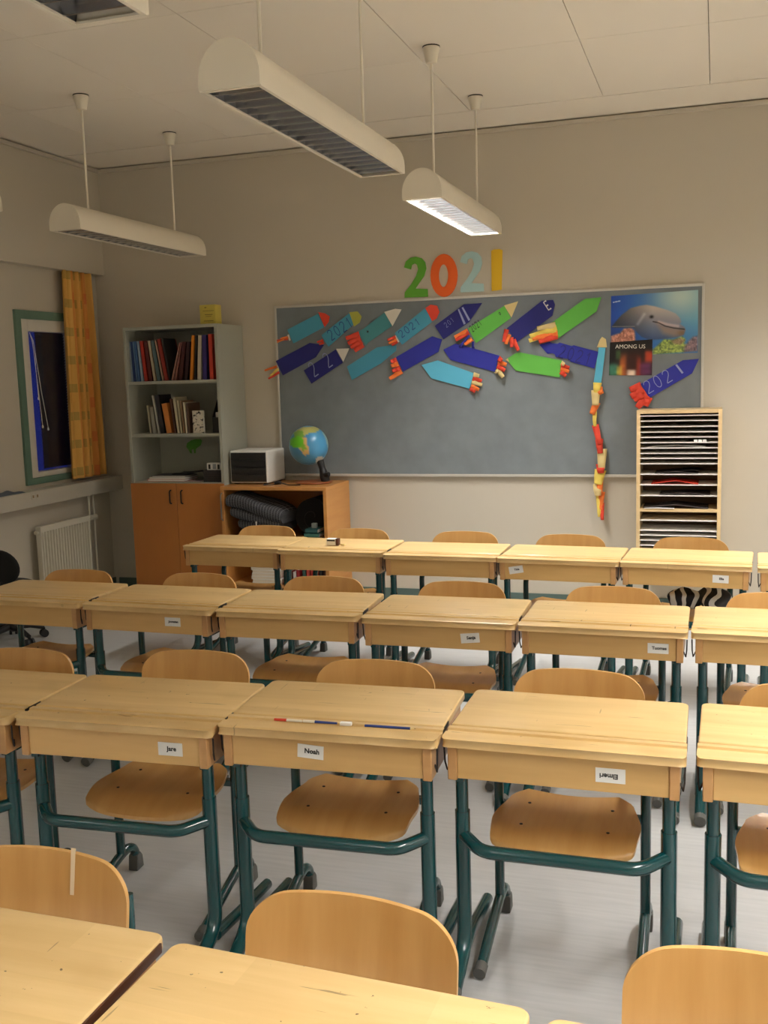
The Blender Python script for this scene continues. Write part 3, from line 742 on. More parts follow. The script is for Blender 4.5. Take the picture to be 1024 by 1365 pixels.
rocket('plain cyan rocket without flame, left of centre in the lower line', Z2, [(90,605),(365,430),(480,413),(540,418),(537,460),(400,575),(135,727)], 'cyan')
rocket('plain blue rocket with blunt tip and red fringe under the cyan ones', Z2, [(535,520),(865,330),(955,358),(922,470),(600,650)], 'blue', None, None,
       [((545,545),(500,560)), ((560,580),(505,600)), ((580,620),(515,645)), ((590,645),(490,715))], ('red', 'orangep'), .04)
rocket('plain light cyan rocket pointing left with a striped paper flame', ((350,330), 1024/350), [(622,458),(685,440),(826,490),(808,550),(660,510)], 'lightcyan', None, None,
       [((825,495),(850,500)), ((822,510),(860,520)), ((818,525),(862,535)), ((815,540),(850,555)), ((812,548),(835,562))], ('tan', 'red', 'tan', 'orangep', 'red'), .035)
rocket('blue rocket with two grey bands and a sharp tip, top centre', Z3, [(80,350),(385,125),(577,110),(440,310),(170,492)], 'navy', None, None,
       texts=[('201', (205,370), (290,300), .035, 'chalk', .06)])
bl_ = [o for o in bpy.data.objects if o.name.startswith('paper_rocket')][-1]
rk = sorted([o for o in bpy.data.objects if o.name.startswith('paper_rocket')], key=lambda o: o.name)[-1]
slab(poly_px([(322,180),(335,172),(405,325),(385,338)], *Z3), YBD-.0097, .0006, 'band', 'chalk', rk)
slab(poly_px([(362,160),(378,152),(452,285),(435,300)], *Z3), YBD-.0097, .0006, 'band', 'chalk', rk)
rocket('bright green rocket with black year digits and tan nose', Z3, [(430,375),(810,140),(878,268),(515,530)], 'green2', [(808,136),(955,93),(885,262)], 'tan',
       [((430,400),(300,470)), ((440,420),(310,500)), ((475,488),(405,545))], ('orangep', 'red', 'orangep'), .035, texts=[('2021', (480,415), (580,335), .045, 'ink', .12), ('o', (765,250), (800,230), .035, 'ink', .12)])
r11 = rocket('blue rocket pointing left with paper loops on its back', Z3, [(170,600),(298,535),(757,662),(710,832),(245,708)], 'blue', None, None,
       [((750,690),(800,720)), ((745,730),(845,760)), ((740,770),(830,820)), ((735,800),(810,890)), ((725,820),(750,840))], ('red', 'orangep', 'red', 'tan', 'tan'), .04, curl=.035)
for a, b in (((345,575), (450,450)), ((485,585), (490,515))): strip3d(poly_px([a], *Z3)[0], poly_px([b], *Z3)[0], .022, 'blue', r11, .02, .0, 'paper_loop')
rocket('dark blue rocket with a white letter E at its tip', Z4, [(110,325),(430,75),(530,68),(547,110),(525,210),(195,458)], 'navy', None, None,
       [((110,335),(90,450)), ((130,380),(110,470)), ((150,410),(165,500)), ((170,430),(225,530))], ('red', 'orangep', 'red'), .035, texts=[('E', (490,160), (535,128), .060, 'whitep', .17)], curl=.03)
rocket('bright green rocket with yellow and orange flames, top right of centre', Z4, [(525,270),(820,58),(970,43),(925,172),(560,427)], 'green2', None, None,
       [((555,295),(395,330)), ((565,320),(330,400)), ((560,345),(320,440)), ((575,375),(350,420)), ((570,395),(410,450))], ('tan', 'yellowp', 'yellowp', 'orangep', 'red'), .045, curl=.03)
rocket('blue jagged-edged rocket pointing left with faint year digits', Z4, [(405,475),(500,448),(520,462),(570,468),(590,455),(700,487),(720,480),(945,540),(905,690),(690,630),(675,605),(555,585),(545,560),(520,552),(480,558)], 'blue', None, None,
       texts=[('2021', (575,585), (860,665), .08, 'navy', .10)])
rocket('bright green rocket pointing left with small orange flame', Z4, [(105,605),(190,553),(230,545),(610,617),(590,772),(190,710)], 'green2', [(98,612),(120,598),(130,632)], 'tan',
       [((605,640),(640,655)), ((605,665),(685,685)), ((602,690),(680,720)), ((600,720),(655,760))], ('tan', 'red', 'orangep', 'red'), .035)
rocket('blue rocket with chalked year digits beside the pigeonholes', Z5, [(480,465),(800,285),(922,275),(870,385),(545,572)], 'blue', None, None,
       [((485,480),(400,510)), ((500,505),(408,560)), ((520,530),(430,585)), ((530,550),(455,645)), ((540,565),(515,632))], ('red',), .06, texts=[('202 ', (540,540), (800,395), .082, 'chalk', .06)], curl=.008)
rk = sorted([o for o in bpy.data.objects if o.name.startswith('paper_rocket')], key=lambda o: o.name)[-1]
slab(poly_px([(742,322),(755,315),(805,380),(792,388)], *Z5), YBD-.0097, .0006, 'chalk_bar', 'chalk', rk)
# narrow cyan rocket with a long hanging chain of flame papers
F1 = ((0, 0), 1.0)
rl = rocket('narrow upright cyan rocket trailing a long orange paper chain', F1, [(798.5,463),(807.5,463.5),(801.5,513),(791.5,511.5)], 'lightcyan', [(796,463),(800,453),(803,449),(808,452),(809.5,463)], 'tan')
chain = [((797,510),(796,524),11,'yellowp'), ((799,517),(803,525),9,'orangep'), ((795,520),(795,540),12,'tan'), ((796,536),(790,552),10,'orangep'), ((793,548),(794,568),6,'yellowp'), ((794,566),(801,592),9,'red'), ((799,585),(801,604),10,'red'),
         ((803,598),(803,625),13,'tan'), ((801,618),(802,630),12,'red'), ((801,626),(798,645),15,'yellowp'), ((800,638),(801,660),9,'orangep'), ((797,645),(798,660),12,'tan'), ((803,655),(801,680),8,'orangep'), ((798,660),(800,688),6,'yellowp'), ((803,670),(804,692),6,'red')]
for k, (a, b, wd, c) in enumerate(chain):
    strip3d(at(*a, YBD), at(*b, YBD), wd*6.76/1351*1.1, c, rl, .012+.006*(k % 3), .008, 'chain_paper')

# year numerals of card above the board
def numeral(s, pts_poly=None, hole=None, m='dgreen', label=''):
    c = (sum(p[0] for p in pts_poly)/len(pts_poly), sum(p[1] for p in pts_poly)/len(pts_poly))
    P = [at(x, y, YB) for x, y in pts_poly]
    cx, cz = at(*c, YB)
    g = G()
    if hole:
        Hh = [at(x, y, YB) for x, y in hole]; n = len(P); b = 0
        for t in (YB-.008, YB-.002): g.v += [(x, t, z) for x, z in P+Hh]
        for i in range(n):
            j = (i+1) % n
            g.f += [(i, j, n+j, n+i), (2*n+i, 2*n+n+i, 2*n+n+j, 2*n+j), (i, 2*n+i, 2*n+j, j), (n+i, n+j, 3*n+j, 3*n+i)]
    else: g.prism(P, lambda u, v, t: (u, t, v), YB-.008, YB-.002)
    o = g.obj('card_numeral', m, smooth=False)
    me = o.data; me.transform(Matrix.Translation((-cx, -YB, -cz))); o.location = (cx, YB, cz)
    tag(o, label, 'numeral', 'card year numerals above the board')
def z7(pts): return [(350+x/2.926, 330+y/2.926) for x, y in pts]
two = [(553,78),(560,55),(578,40),(600,36),(622,42),(636,58),(640,82),(632,110),(615,135),(598,160),(645,162),(647,192),(555,196),(556,176),(580,145),(600,112),(608,85),(604,68),(595,62),(584,68),(580,86)]
numeral('2', z7(two), None, 'dgreen', 'green card numeral two on the wall above the board')
el = [(709+53*math.cos(a), 109+84*math.sin(a)) for a in [2*PI*k/28 for k in range(28)]]; eh = [(707+18*math.cos(a), 110+44*math.sin(a)) for a in [2*PI*k/28 for k in range(28)]]
numeral('0', z7(el), z7(eh), 'dorange', 'orange card numeral zero on the wall above the board')
numeral('2', z7([(x+218, y-21) for x, y in two]), None, 'dblue', 'pale blue card numeral two on the wall above the board')
numeral('1', z7([(893,14),(902,8),(925,6),(937,10),(934,165),(895,170)]), None, 'dyellow', 'yellow card numeral one on the wall above the board')

# printed posters: the picture is a colour map on a flat sheet
def inpoly(P, X, Y):
    r = np.zeros(X.shape, bool); n = len(P)
    for i in range(n):
        x1, y1 = P[i]; x2, y2 = P[(i+1) % n]
        c = ((y1 > Y) != (y2 > Y)) & (X < (x2-x1)*(Y-y1)/((y2-y1) or 1e-9)+x1); r ^= c
    return r
def soft(P, X, Y, w=8):
    d = np.full(X.shape, 1e9); n = len(P)
    for i in range(n):
        x1, y1 = P[i]; x2, y2 = P[(i+1) % n]; dx, dy = x2-x1, y2-y1
        t = np.clip(((X-x1)*dx+(Y-y1)*dy)/(dx*dx+dy*dy+1e-9), 0, 1)
        d = np.minimum(d, np.hypot(X-x1-t*dx, Y-y1-t*dy))
    s = np.where(inpoly(P, X, Y), d, -d); return np.clip(s/w*.5+.5, 0, 1)
def line_d(P, X, Y):
    d = np.full(X.shape, 1e9)
    for (x1, y1), (x2, y2) in zip(P, P[1:]):
        dx, dy = x2-x1, y2-y1; t = np.clip(((X-x1)*dx+(Y-y1)*dy)/(dx*dx+dy*dy+1e-9), 0, 1)
        d = np.minimum(d, np.hypot(X-x1-t*dx, Y-y1-t*dy))
    return d
rng = np.random.default_rng(3)
def vnoise(X, Y, s):
    G_ = rng.random((64, 64)); x, y = X/s, Y/s; xi, yi = np.floor(x).astype(int), np.floor(y).astype(int); fx, fy = x-xi, y-yi
    fx, fy = fx*fx*(3-2*fx), fy*fy*(3-2*fy); g_ = lambda a, b: G_[a % 64, b % 64]
    return (g_(xi, yi)*(1-fx)+g_(xi+1, yi)*fx)*(1-fy)+(g_(xi, yi+1)*(1-fx)+g_(xi+1, yi+1)*fx)*fy
def blend(I, m, c): return I*(1-m[..., None])+np.array(c, float)*m[..., None] if not isinstance(c, np.ndarray) else I*(1-m[..., None])+c*m[..., None]
pm = bpy.data.materials.new('poster_print'); pm.use_nodes = True; nt = pm.node_tree; ca = nt.nodes.new('ShaderNodeVertexColor'); ca.layer_name = 'print'
nt.links.new(ca.outputs[0], nt.nodes['Principled BSDF'].inputs['Base Color']); nt.nodes['Principled BSDF'].inputs['Roughness'].default_value = .35
def poster(name, label, corners, y, I):
    """corners TL TR BR BL as (x, z); I = image rows top-down"""
    h, w_ = I.shape[:2]; TL, TR, BR, BL = [np.array(c) for c in corners]
    cx, cz = np.mean(corners, axis=0)
    g = G()
    u = np.linspace(0, 1, w_); v = np.linspace(0, 1, h)
    for b in v:
        for a in u:
            p = (TL*(1-a)+TR*a)*(1-b)+(BL*(1-a)+BR*a)*b; g.v.append((p[0]-cx, -.0012, p[1]-cz))
    for j in range(h-1):
        for i in range(w_-1): k = j*w_+i; g.f.append((k, k+w_, k+w_+1, k+1))
    k = len(g.v)
    for c in (TL, TR, BR, BL): g.v.append((c[0]-cx, 0, c[1]-cz))
    g.f.append((k, k+1, k+2, k+3))
    rimf = [[i for i in range(w_)], [j*w_+w_-1 for j in range(h)], [(h-1)*w_+i for i in range(w_-1, -1, -1)], [j*w_ for j in range(h-1, -1, -1)]]
    for e, r in enumerate(rimf): g.f.append(tuple(r)[::-1]+(k+e, k+(e+1) % 4))
    me = g.mesh(name, pm, smooth=False, fix=False)
    at_ = me.color_attributes.new('print', 'FLOAT_COLOR', 'POINT')
    L = np.clip(I, 0, 255)/255; L = np.where(L <= .04045, L/12.92, ((L+.055)/1.055)**2.4)
    A = np.ones((len(g.v), 4), np.float32); A[:h*w_, :3] = L.reshape(-1, 3); A[h*w_:, :3] = .8
    at_.data.foreach_set('color', A.ravel())
    o = bpy.data.objects.new(name, me); COL.objects.link(o); o.location = (cx, y, cz)
    return tag(o, label, 'poster')
Z6 = ((800, 380), 1024/145)
Hh, Ww = 154, 206
X, Y = np.meshgrid(np.linspace(100, 925, Ww), np.linspace(60, 655, Hh))
t = (X-100)/825; v = (Y-60)/595
I = np.zeros((Hh, Ww, 3)); I += np.array((24, 72, 168))*(1-t)[..., None] + np.array((96, 158, 186))*t[..., None]
glow = np.exp(-(((X-760)/260)**2+((Y-110)/190)**2)); I = blend(I, glow*.85, (196, 212, 196)); I = blend(I, np.clip(v-.45, 0, 1)*1.1*np.clip(t*1.6, 0, 1), (24, 86, 170)); I = blend(I, np.clip((v-.4)*1.8, 0, .9)*(1-np.clip(t*2.2-.1, 0, 1)), (16, 40, 84))
nz = vnoise(X, Y, 16)*.6+vnoise(X, Y, 7)*.4
c1 = soft([(100,455),(150,440),(190,430),(230,385),(290,380),(330,410),(340,545),(100,545)], X, Y, 12); I = blend(I, c1, np.array((120, 72, 58))+nz[..., None]*np.array((120, 100, 90)))
c2 = soft([(560,560),(610,510),(700,520),(780,490),(810,520),(800,560),(830,580),(800,645),(500,660),(500,610)], X, Y, 12); I = blend(I, c2, np.array((60, 80, 50))+nz[..., None]*np.array((150, 150, 60)))
c3 = soft([(800,600),(840,540),(880,500),(925,495),(925,640),(800,645)], X, Y, 12); I = blend(I, c3, np.array((60, 54, 66))+nz[..., None]*np.array((120, 90, 80)))
c4 = soft([(680,530),(760,505),(805,530),(770,570),(700,560)], X, Y, 10); I = blend(I, c4, np.array((110, 90, 60))+nz[..., None]*70)
body = [(105,365),(150,310),(200,255),(290,190),(380,172),(440,168),(520,188),(640,232),(715,268),(755,312),(770,352),(758,372),(800,402),(812,432),(796,478),(740,498),(650,505),(560,512),(470,512),(400,480),(350,430),(320,385),(120,372)]
bm_ = soft(body, X, Y, 7); sh = np.clip((Y-180-(X-300)*.12)/300, 0, 1); lt = np.clip((X-150)/350, 0, 1)
dc = np.array((192, 180, 172))*(1-sh)[..., None]+np.array((58, 80, 120))*sh[..., None]; dc = dc*(.45+.55*lt)[..., None]
jaw = soft([(530,340),(620,385),(700,402),(800,428),(805,445),(780,480),(700,490),(600,455)], X, Y, 25); dc = dc*(1-jaw*.8)[..., None]+np.array((150, 128, 112))*(jaw*.8)[..., None]
tip = np.exp(-(((X-775)/40)**2+((Y-460)/30)**2)); dc = dc*(1-tip*.6)[..., None]+np.array((120, 84, 50))*(tip*.6)[..., None]
md = line_d([(505,335),(560,350),(620,385),(700,408),(800,425)], X, Y); dc = dc*(1-np.exp(-(md/5)**2)*.8)[..., None]
ml = line_d([(560,342),(640,370),(740,392)], X, Y); dc = dc+np.exp(-(ml/14)**2)[..., None]*np.array((60, 40, 30))
ed = np.hypot((X-490)/1.2, Y-288); dc = dc*(1-np.exp(-(ed/15)**2)*.95)[..., None]
fl = line_d([(360,350),(420,260)], X, Y); dc = dc+np.exp(-(fl/16)**2)[..., None]*40
I = blend(I, bm_, dc)
fin = line_d([(115,362),(330,372)], X, Y); I = blend(I, np.clip(1-fin/7, 0, 1)*.8, (150, 145, 140))
dot = line_d([(122,122),(185,114)], X, Y); I = blend(I, (dot < 5).astype(float)*.8, (230, 235, 240))
poster('dolphin_poster', 'dolphin and coral reef poster at the top right of the board', poly_px([(105,105),(925,45),(920,637),(100,668)], *Z6), YBD-.001, I)
X, Y = np.meshgrid(np.linspace(0, 1, 80), np.linspace(0, 1, 66))
I = np.zeros((66, 80, 3))+np.array((18, 14, 16)); n1 = vnoise(X*100, Y*100, 9)
def blob(I, cx, cy, rx, ry, c, k=1): return blend(I, np.clip(np.exp(-((X-cx)/rx)**4-((Y-cy)/ry)**4)*k, 0, 1)*(.75+.25*n1), c)
I = blob(I, .52, .85, .30, .50, (110, 34, 18), .9); I = blob(I, .33, .80, .09, .40, (214, 120, 52), .8); I = blob(I, .68, .85, .06, .35, (190, 60, 30), .8); I = blob(I, .52, .72, .14, .34, (44, 16, 14), .9); I = blob(I, .52, .93, .11, .10, (255, 236, 214))
I = blob(I, .10, .85, .12, .22, (74, 160, 128), .85); I = blob(I, .24, .88, .07, .16, (210, 190, 70), .8); I = blob(I, .20, .38, .06, .15, (70, 130, 62), .7); I = blob(I, .92, .48, .10, .18, (222, 74, 36), .9); I = blob(I, .85, .82, .15, .20, (120, 52, 112), .85)
p2 = poster('game_poster', 'small dark poster with glowing colours under the dolphin poster', poly_px([(95,540),(495,510),(490,850),(85,850)], *Z6), YBD-.004, I)
c_ = at(800+292/7.06, 380+580/7.06, YBD)
lettering('AMONG US', .036, 'whitep', p2, (c_[0]-p2.location.x-.004, -.0022, c_[1]-p2.location.z), rot=(PI/2, .03, 0))

# ------------------------------------------------------------------ bookcase and what is on it
BFY = 6.36
bc = thing('bookcase', 'tall grey bookcase with open shelves above orange cupboard doors', 'bookcase', (-3.64, BFY, 0))
def bp_(g, n, m, **k):
    o = g.obj(n, m, bc, **k); o.matrix_parent_inverse = Matrix.Translation(-bc.location); return o
bx0, bx1, bt = -4.010, -3.268, 1.983
bp_(G().box(bx0, bx0+.022, BFY, YB-.003, 0, bt), 'side_panel', 'cabgrey', bevel=.001, segs=1)
bp_(G().box(bx1-.022, bx1, BFY, YB-.003, 0, bt), 'side_panel', 'cabgrey', bevel=.001, segs=1)
bp_(G().box(bx0+.022, bx1-.022, YB-.015, YB-.004, .05, bt), 'back_panel', 'cabgrey', smooth=False)
bp_(G().box(bx0+.022, bx1-.022, BFY, YB-.015, bt-.022, bt), 'top_panel', 'cabgrey', smooth=False)
SHZ = (1.603, 1.230, .885)
for z in SHZ: bp_(G().box(bx0+.022, bx1-.022, BFY+.004, YB-.015, z-.022, z), 'shelf', 'cabgrey', smooth=False)
bp_(G().box(bx0+.022, bx1-.022, BFY+.04, BFY+.055, 0, .085), 'plinth', 'cabgrey', smooth=False)
xm = -3.640
for a, b, hx in ((bx0, xm-.0015, xm-.045), (xm+.0015, bx1, xm+.045)):
    dr = bp_(G().box(a, b, BFY-.018, BFY-.001, .09, .878), 'door', 'orange', bevel=.001, segs=1)
    h = G().tube(fillet([(hx, BFY-.018, .83), (hx, BFY-.040, .825), (hx, BFY-.040, .74), (hx, BFY-.018, .735)], .015), .005, 8).obj('handle', 'dark', dr)
# books: (px left bottom, px right bottom, top px, lean px (top minus bottom), colour, label bit)
def book(pl, pr, ptop, lean, zsh, sc, org, col, label, group, name='book', pages=True, depth=.17, yf=None):
    yf = yf if yf is not None else BFY+.035
    x0, _ = at(org[0]+pl/sc, 500, yf); x1, _ = at(org[0]+pr/sc, 500, yf)
    _, zt = at(230, org[1]+ptop/sc, yf); h = max(.05, zt-zsh)
    lx = lean/sc*yf/1351
    th = (x1-x0)*.84
    o = thing(name, label, 'book', ((x0+x1)/2, yf, zsh), 0, group)
    a = math.atan2(lx, h); hh = h/max(.3, math.cos(a)) - th*abs(math.sin(a))*.0
    tw = max(.004, th*math.cos(a))
    o.rotation_euler = (0, a, 0)
    o.location.z = zsh+.0005+ (tw/2)*abs(math.sin(a))
    m = mat('book_cover', col, .5)
    c = min(.002, tw*.2)
    g = G(); g.box(-tw/2, -tw/2+c, 0, depth, 0, hh); g.box(tw/2-c, tw/2, 0, depth, 0, hh); g.box(-tw/2, tw/2, 0, .002, 0, hh)
    g.obj('cover', m, o, smooth=False)
    G().box(-tw/2+c, tw/2-c, .002, depth-.004, .003, hh-.004).obj('pages', 'paper', o, smooth=False)
    return o
sc = 1024/150; o3 = (160, 400); o4 = (160, 510)
top_books = [(102,112,362,-4,(170,190,206),'pale blue thin book, leftmost on the top shelf'), (119,142,365,-12,(40,70,130),'dark blue book second from left on the top shelf'), (144,157,362,-18,(120,160,200),'light blue book third from left on the top shelf'), (160,184,362,-22,(70,110,170),'mid blue book left of the pale grey one'), (187,213,362,-26,(150,170,190),'pale grey-blue book left of the red one, top shelf'),
  (218,254,362,-34,(176,52,36),'bright red book near the left of the top shelf'), (260,296,368,-38,(96,34,28),'dark red book near the left of the top shelf'), (300,328,362,-44,(190,176,150),'cream spined leaning book on the top shelf'), (334,372,362,-52,(86,110,116),'teal patterned book leaning on the top shelf'), (380,398,362,-64,(190,150,130),'pinkish thin leaning book on the top shelf')]
for a in top_books: book(*a[:4], SHZ[0], sc, o3, a[4], a[5], 'books on the top shelf')
o = book(402, 440, 350, -66, SHZ[0], sc, o3, (150, 48, 34), 'large red leaning book in the middle of the top shelf', 'books on the top shelf', depth=.22)
book(442, 462, 345, -66, SHZ[0], sc, o3, (40, 38, 36), 'black book leaning left in the middle of the top shelf', 'books on the top shelf')
for a in [(462,478,395,112,(176,130,120),'pale pink thin book leaning right on the top shelf'), (492,508,390,96,(150,96,90),'dusky pink thin book leaning right on the top shelf'), (524,562,388,74,(70,26,24),'maroon book leaning right on the top shelf'), (578,616,388,58,(50,20,24),'very dark maroon book leaning right, top shelf'),
  (630,662,330,46,(226,140,34),'bright orange book toward the right of the top shelf'), (670,692,332,38,(40,34,30),'black book beside the orange one on the top shelf'), (697,738,332,34,(200,190,168),'white speckled book near the right of the top shelf'), (748,794,330,14,(52,40,110),'violet book second from right on the top shelf'), (812,856,325,4,(206,66,46),'red book, rightmost on the top shelf')]:
    book(*a[:4], SHZ[0], sc, o3, a[4], a[5], 'books on the top shelf')
for a in [(240,256,205,-22,(196,186,160),'thin cream book, leftmost on the middle shelf'), (264,303,220,-18,(150,146,132),'grey book second from left on the middle shelf'), (315,334,116,-50,(200,200,196),'tall thin white book on the middle shelf'), (338,380,112,-46,(46,44,48),'tall black book on the middle shelf'), (390,448,192,-42,(206,130,60),'orange book in the middle of the middle shelf'),
  (464,486,150,-36,(96,60,44),'brown book right of the orange one, middle shelf'), (492,518,135,-36,(210,200,170),'tall cream book right of the brown one, middle shelf'), (522,542,165,-28,(200,190,160),'second cream book, middle shelf'), (547,565,168,-22,(150,120,90),'tan book, middle shelf'), (568,590,182,-16,(216,208,186),'ivory book left of the floral one, middle shelf'), (592,614,190,-10,(110,84,66),'dark brown book left of the floral one, middle shelf')]:
    book(*a[:4], SHZ[1], sc, o4, a[4], a[5], 'books on the middle shelf')
fm = mat('leaf_print_cover', (206, 200, 184), .5, noise=((40, 38, 34), (38, 38, 60), 2, .55, .60))
fb = thing('book', 'white book with dark leaf print facing forward on the middle shelf', 'book', (at(260, 500, BFY+.03)[0]+.003, BFY+.03, SHZ[1]+.0005), 0, 'books on the middle shelf')
G().box(-.042, .042, 0, .003, 0, .158).box(-.042, .042, .020, .023, 0, .158).box(-.042, -.040, 0, .023, 0, .158).obj('cover', fm, fb, smooth=False)
G().box(-.040, .040, .003, .020, .002, .156).obj('pages', 'paper', fb, smooth=False)
# magazine file
mf = thing('magazine_file', 'black slanted magazine file at the right of the middle shelf', 'file box', (-3.325, BFY+.04, SHZ[1]))
for x in (-.032, .030):
    G().prism([(0, .001), (.22, .001), (.22, .25), (.09, .24), (.0, .11)], lambda u, v, t: (x+t, u, v), 0, .002).obj('side_panel', 'black', mf, smooth=False)
G().box(-.032, .032, -.002, .0, .001, .11).obj('front_panel', 'black', mf, smooth=False); G().box(-.032, .032, .218, .22, .001, .25).obj('back_panel', 'black', mf, smooth=False)
G().box(-.03, .03, 0, .218, .001, .003).obj('base', 'black', mf, smooth=False)
tag(G().box(-.02, .01, .02, .20, 0, .14).obj('document_stack', 'paper', smooth=False), 'sheaf of white paper inside the black magazine file', 'papers').location = (-3.325, BFY+.05, SHZ[1]+.0035)
# bottom shelf: lying books, papers, basket
zz = SHZ[2]+.0005
for k, (dx, wv_, th, c, lab) in enumerate([(0, .30, .016, (190, 70, 50), 'white paged book with red spine lying at the bottom of the shelf pile'), (.01, .29, .014, (200, 196, 184), 'white book lying on the red spined one'), (.02, .26, .010, (60, 56, 56), 'dark thin book lying on the white books')]):
    b2 = thing('book', lab, 'book', (-3.76+dx, BFY+.05, zz), .02*k, 'books lying on the bottom shelf'); cm_ = mat('book_cover', c, .5)
    G().box(-wv_/2, wv_/2, 0, .2, 0, .0018).box(-wv_/2, wv_/2, 0, .2, th-.0018, th).box(-wv_/2, -wv_/2+.002, 0, .2, 0, th).obj('cover', cm_, b2, smooth=False)
    G().box(-wv_/2+.002, wv_/2-.003, .002, .197, .0018, th-.0018).obj('pages', 'paper', b2, smooth=False); zz += th+.0005
tag(G().grid(lambda u, v: (-3.74+.285*u, BFY+.10+.18*v, zz+.008+.03*u*u+.004*math.sin(v*7)), 12, 6).obj('paper_folder', 'black'), 'black folder slumped on top of the lying books', 'folder')
bpy.data.objects['paper_folder'].modifiers.new('t', 'SOLIDIFY').thickness = .004
tag(G().box(-.05, .05, -.035, .035, 0, .003).obj('paper_slip', mat('lilac_paper', (170, 150, 160), .7), smooth=False), 'pale lilac slip of paper beside the lying books', 'paper').location = (-3.53, BFY+.08, SHZ[2]+.001)
bk_ = thing('storage_basket', 'black woven basket at the right of the bottom shelf', 'basket', (-3.375, BFY+.10, SHZ[2]+.0005))
hw_, hd_ = .068, .07
for s in (-1, 1):
    G().box(s*hw_-.002, s*hw_+.002, -hd_, hd_, 0, .085).obj('side', 'black', bk_, smooth=False); G().box(-hw_, hw_, s*hd_-.002, s*hd_+.002, 0, .085).obj('side', 'black', bk_, smooth=False)
G().box(-hw_, hw_, -hd_, hd_, 0, .003).obj('base', 'black', bk_, smooth=False)
g = G()
for k in range(5): g.box(-hw_, hw_, -hd_-.004, -hd_-.002, .010+k*.016, .018+k*.016)
g.obj('weave', mat('dark_weave', (48, 42, 40), .7), bk_, smooth=False)
cb = thing('card_box', 'white card boxes standing in the black basket', 'box', (-3.372, BFY+.09, SHZ[2]+.004))
G().box(-.058, .058, -.03, .03, .002, .128).obj('body', 'paper', cb, bevel=.002)
for x in (-.046, .026): G().box(x, x+.016, -.0315, -.03, .085, .118).obj('print', 'ink', cb, smooth=False)
G().box(-.012, .014, -.0315, -.03, .085, .122).obj('print', mat('grey_print', (150, 156, 160), .6), cb, smooth=False)
# green paper animal on the shelf back
el_ = [at(160+x/sc, 510+y/sc, YB-.016) for x, y in [(605,585),(612,550),(650,525),(690,515),(735,515),(748,530),(735,570),(705,592),(690,605),(690,640),(676,645),(670,605),(650,610),(655,645),(640,640),(625,610)]]
cx_ = sum(p[0] for p in el_)/len(el_); cz_ = sum(p[1] for p in el_)/len(el_)
o = G().prism([(x-cx_, z-cz_) for x, z in el_], lambda u, v, t: (u, t, v), -.003, 0).obj('paper_cutout', mat('leaf_green_paper', (84, 150, 52), .8), smooth=False); o.location = (cx_, YB-.0155, cz_)
tag(o, 'green paper cutout stuck on the back of the bookcase', 'cutout')
# yellow box on top
yb = thing('tea_box', 'yellow cardboard box on top of the bookcase', 'box', (-3.36, 6.41, bt+.0006))
G().box(-.058, .062, 0, .09, 0, .132).obj('body', mat('yellow_card', (196, 178, 78), .6), yb, bevel=.002)
g = G(); g.box(-.02, -.005, -.0006, 0, .110, .116); g.box(-.035, .05, -.0006, 0, .088, .091); g.box(-.02, .04, -.0006, 0, .062, .066); g.box(-.03, .045, -.0006, 0, .02, .024); g.box(-.015, .03, -.0006, 0, .05, .053)
g.obj('print', mat('brown_print', (104, 92, 40), .6), yb, smooth=False)

# ------------------------------------------------------------------ low cabinet with drawer unit, globe, blanket
lx0, lx1, lfy, lt = -3.262, -2.475, 6.28, .866
lc = thing('low_cabinet', 'low open beech cabinet beside the bookcase', 'cabinet', ((lx0+lx1)/2, lfy, 0))
def lp(g, n, m='beech', **k):
    o = g.obj(n, m, lc, **k); o.matrix_parent_inverse = Matrix.Translation(-lc.location); return o
lp(G().box(lx0, lx1, lfy, YB-.03, lt-.024, lt), 'top_panel', bevel=.001, segs=1)
lp(G().box(lx1-.024, lx1, lfy, YB-.03, 0, lt-.024), 'side_panel', bevel=.001, segs=1)
lp(G().box(lx0, lx0+.024, lfy, YB-.03, 0, lt-.024), 'side_panel', bevel=.001, segs=1)
lp(G().box(lx0+.024, lx1-.024, YB-.045, YB-.032, .02, lt-.024), 'back_panel', 'orange', smooth=False)
LS1, LS2 = .498, .172
for z in (LS1, LS2): lp(G().box(lx0+.024, lx1-.024, lfy+.003, YB-.045, z-.022, z), 'shelf', smooth=False)
lp(G().box(lx0+.024, lx1-.024, lfy+.03, lfy+.045, 0, .09), 'plinth', smooth=False)
lp(G().tube(fillet([(lx0+.012, lfy, .82), (lx0+.012, lfy-.022, .81), (lx0+.012, lfy-.022, .64), (lx0+.012, lfy, .63)], .015), .005, 8), 'handle', 'steel')
# drawer unit
du = thing('drawer_unit', 'white desktop drawer unit with four black drawers', 'drawers', (-3.10, 6.42, lt+.0006))
G().box(-.15, .14, .004, .30, .008, .236).obj('case', 'paper', du, bevel=.012, segs=3)
G().box(-.139, .127, 0, .006, .018, .222).obj('drawer_recess', 'black', du, smooth=False)
for k in range(4):
    z = .020+k*.050
    dwr = G().box(-.138, .126, -.006, .02, z, z+.047).obj('drawer', 'black', du, bevel=.004)
    G().box(-.07, .06, -.011, -.005, z+.004, z+.012).obj('drawer_lip', 'black', dwr, bevel=.002)
for x in (-.12, .11):
    G().box(x-.012, x+.012, .02, .28, 0, .01).obj('foot', 'black', du, smooth=False)
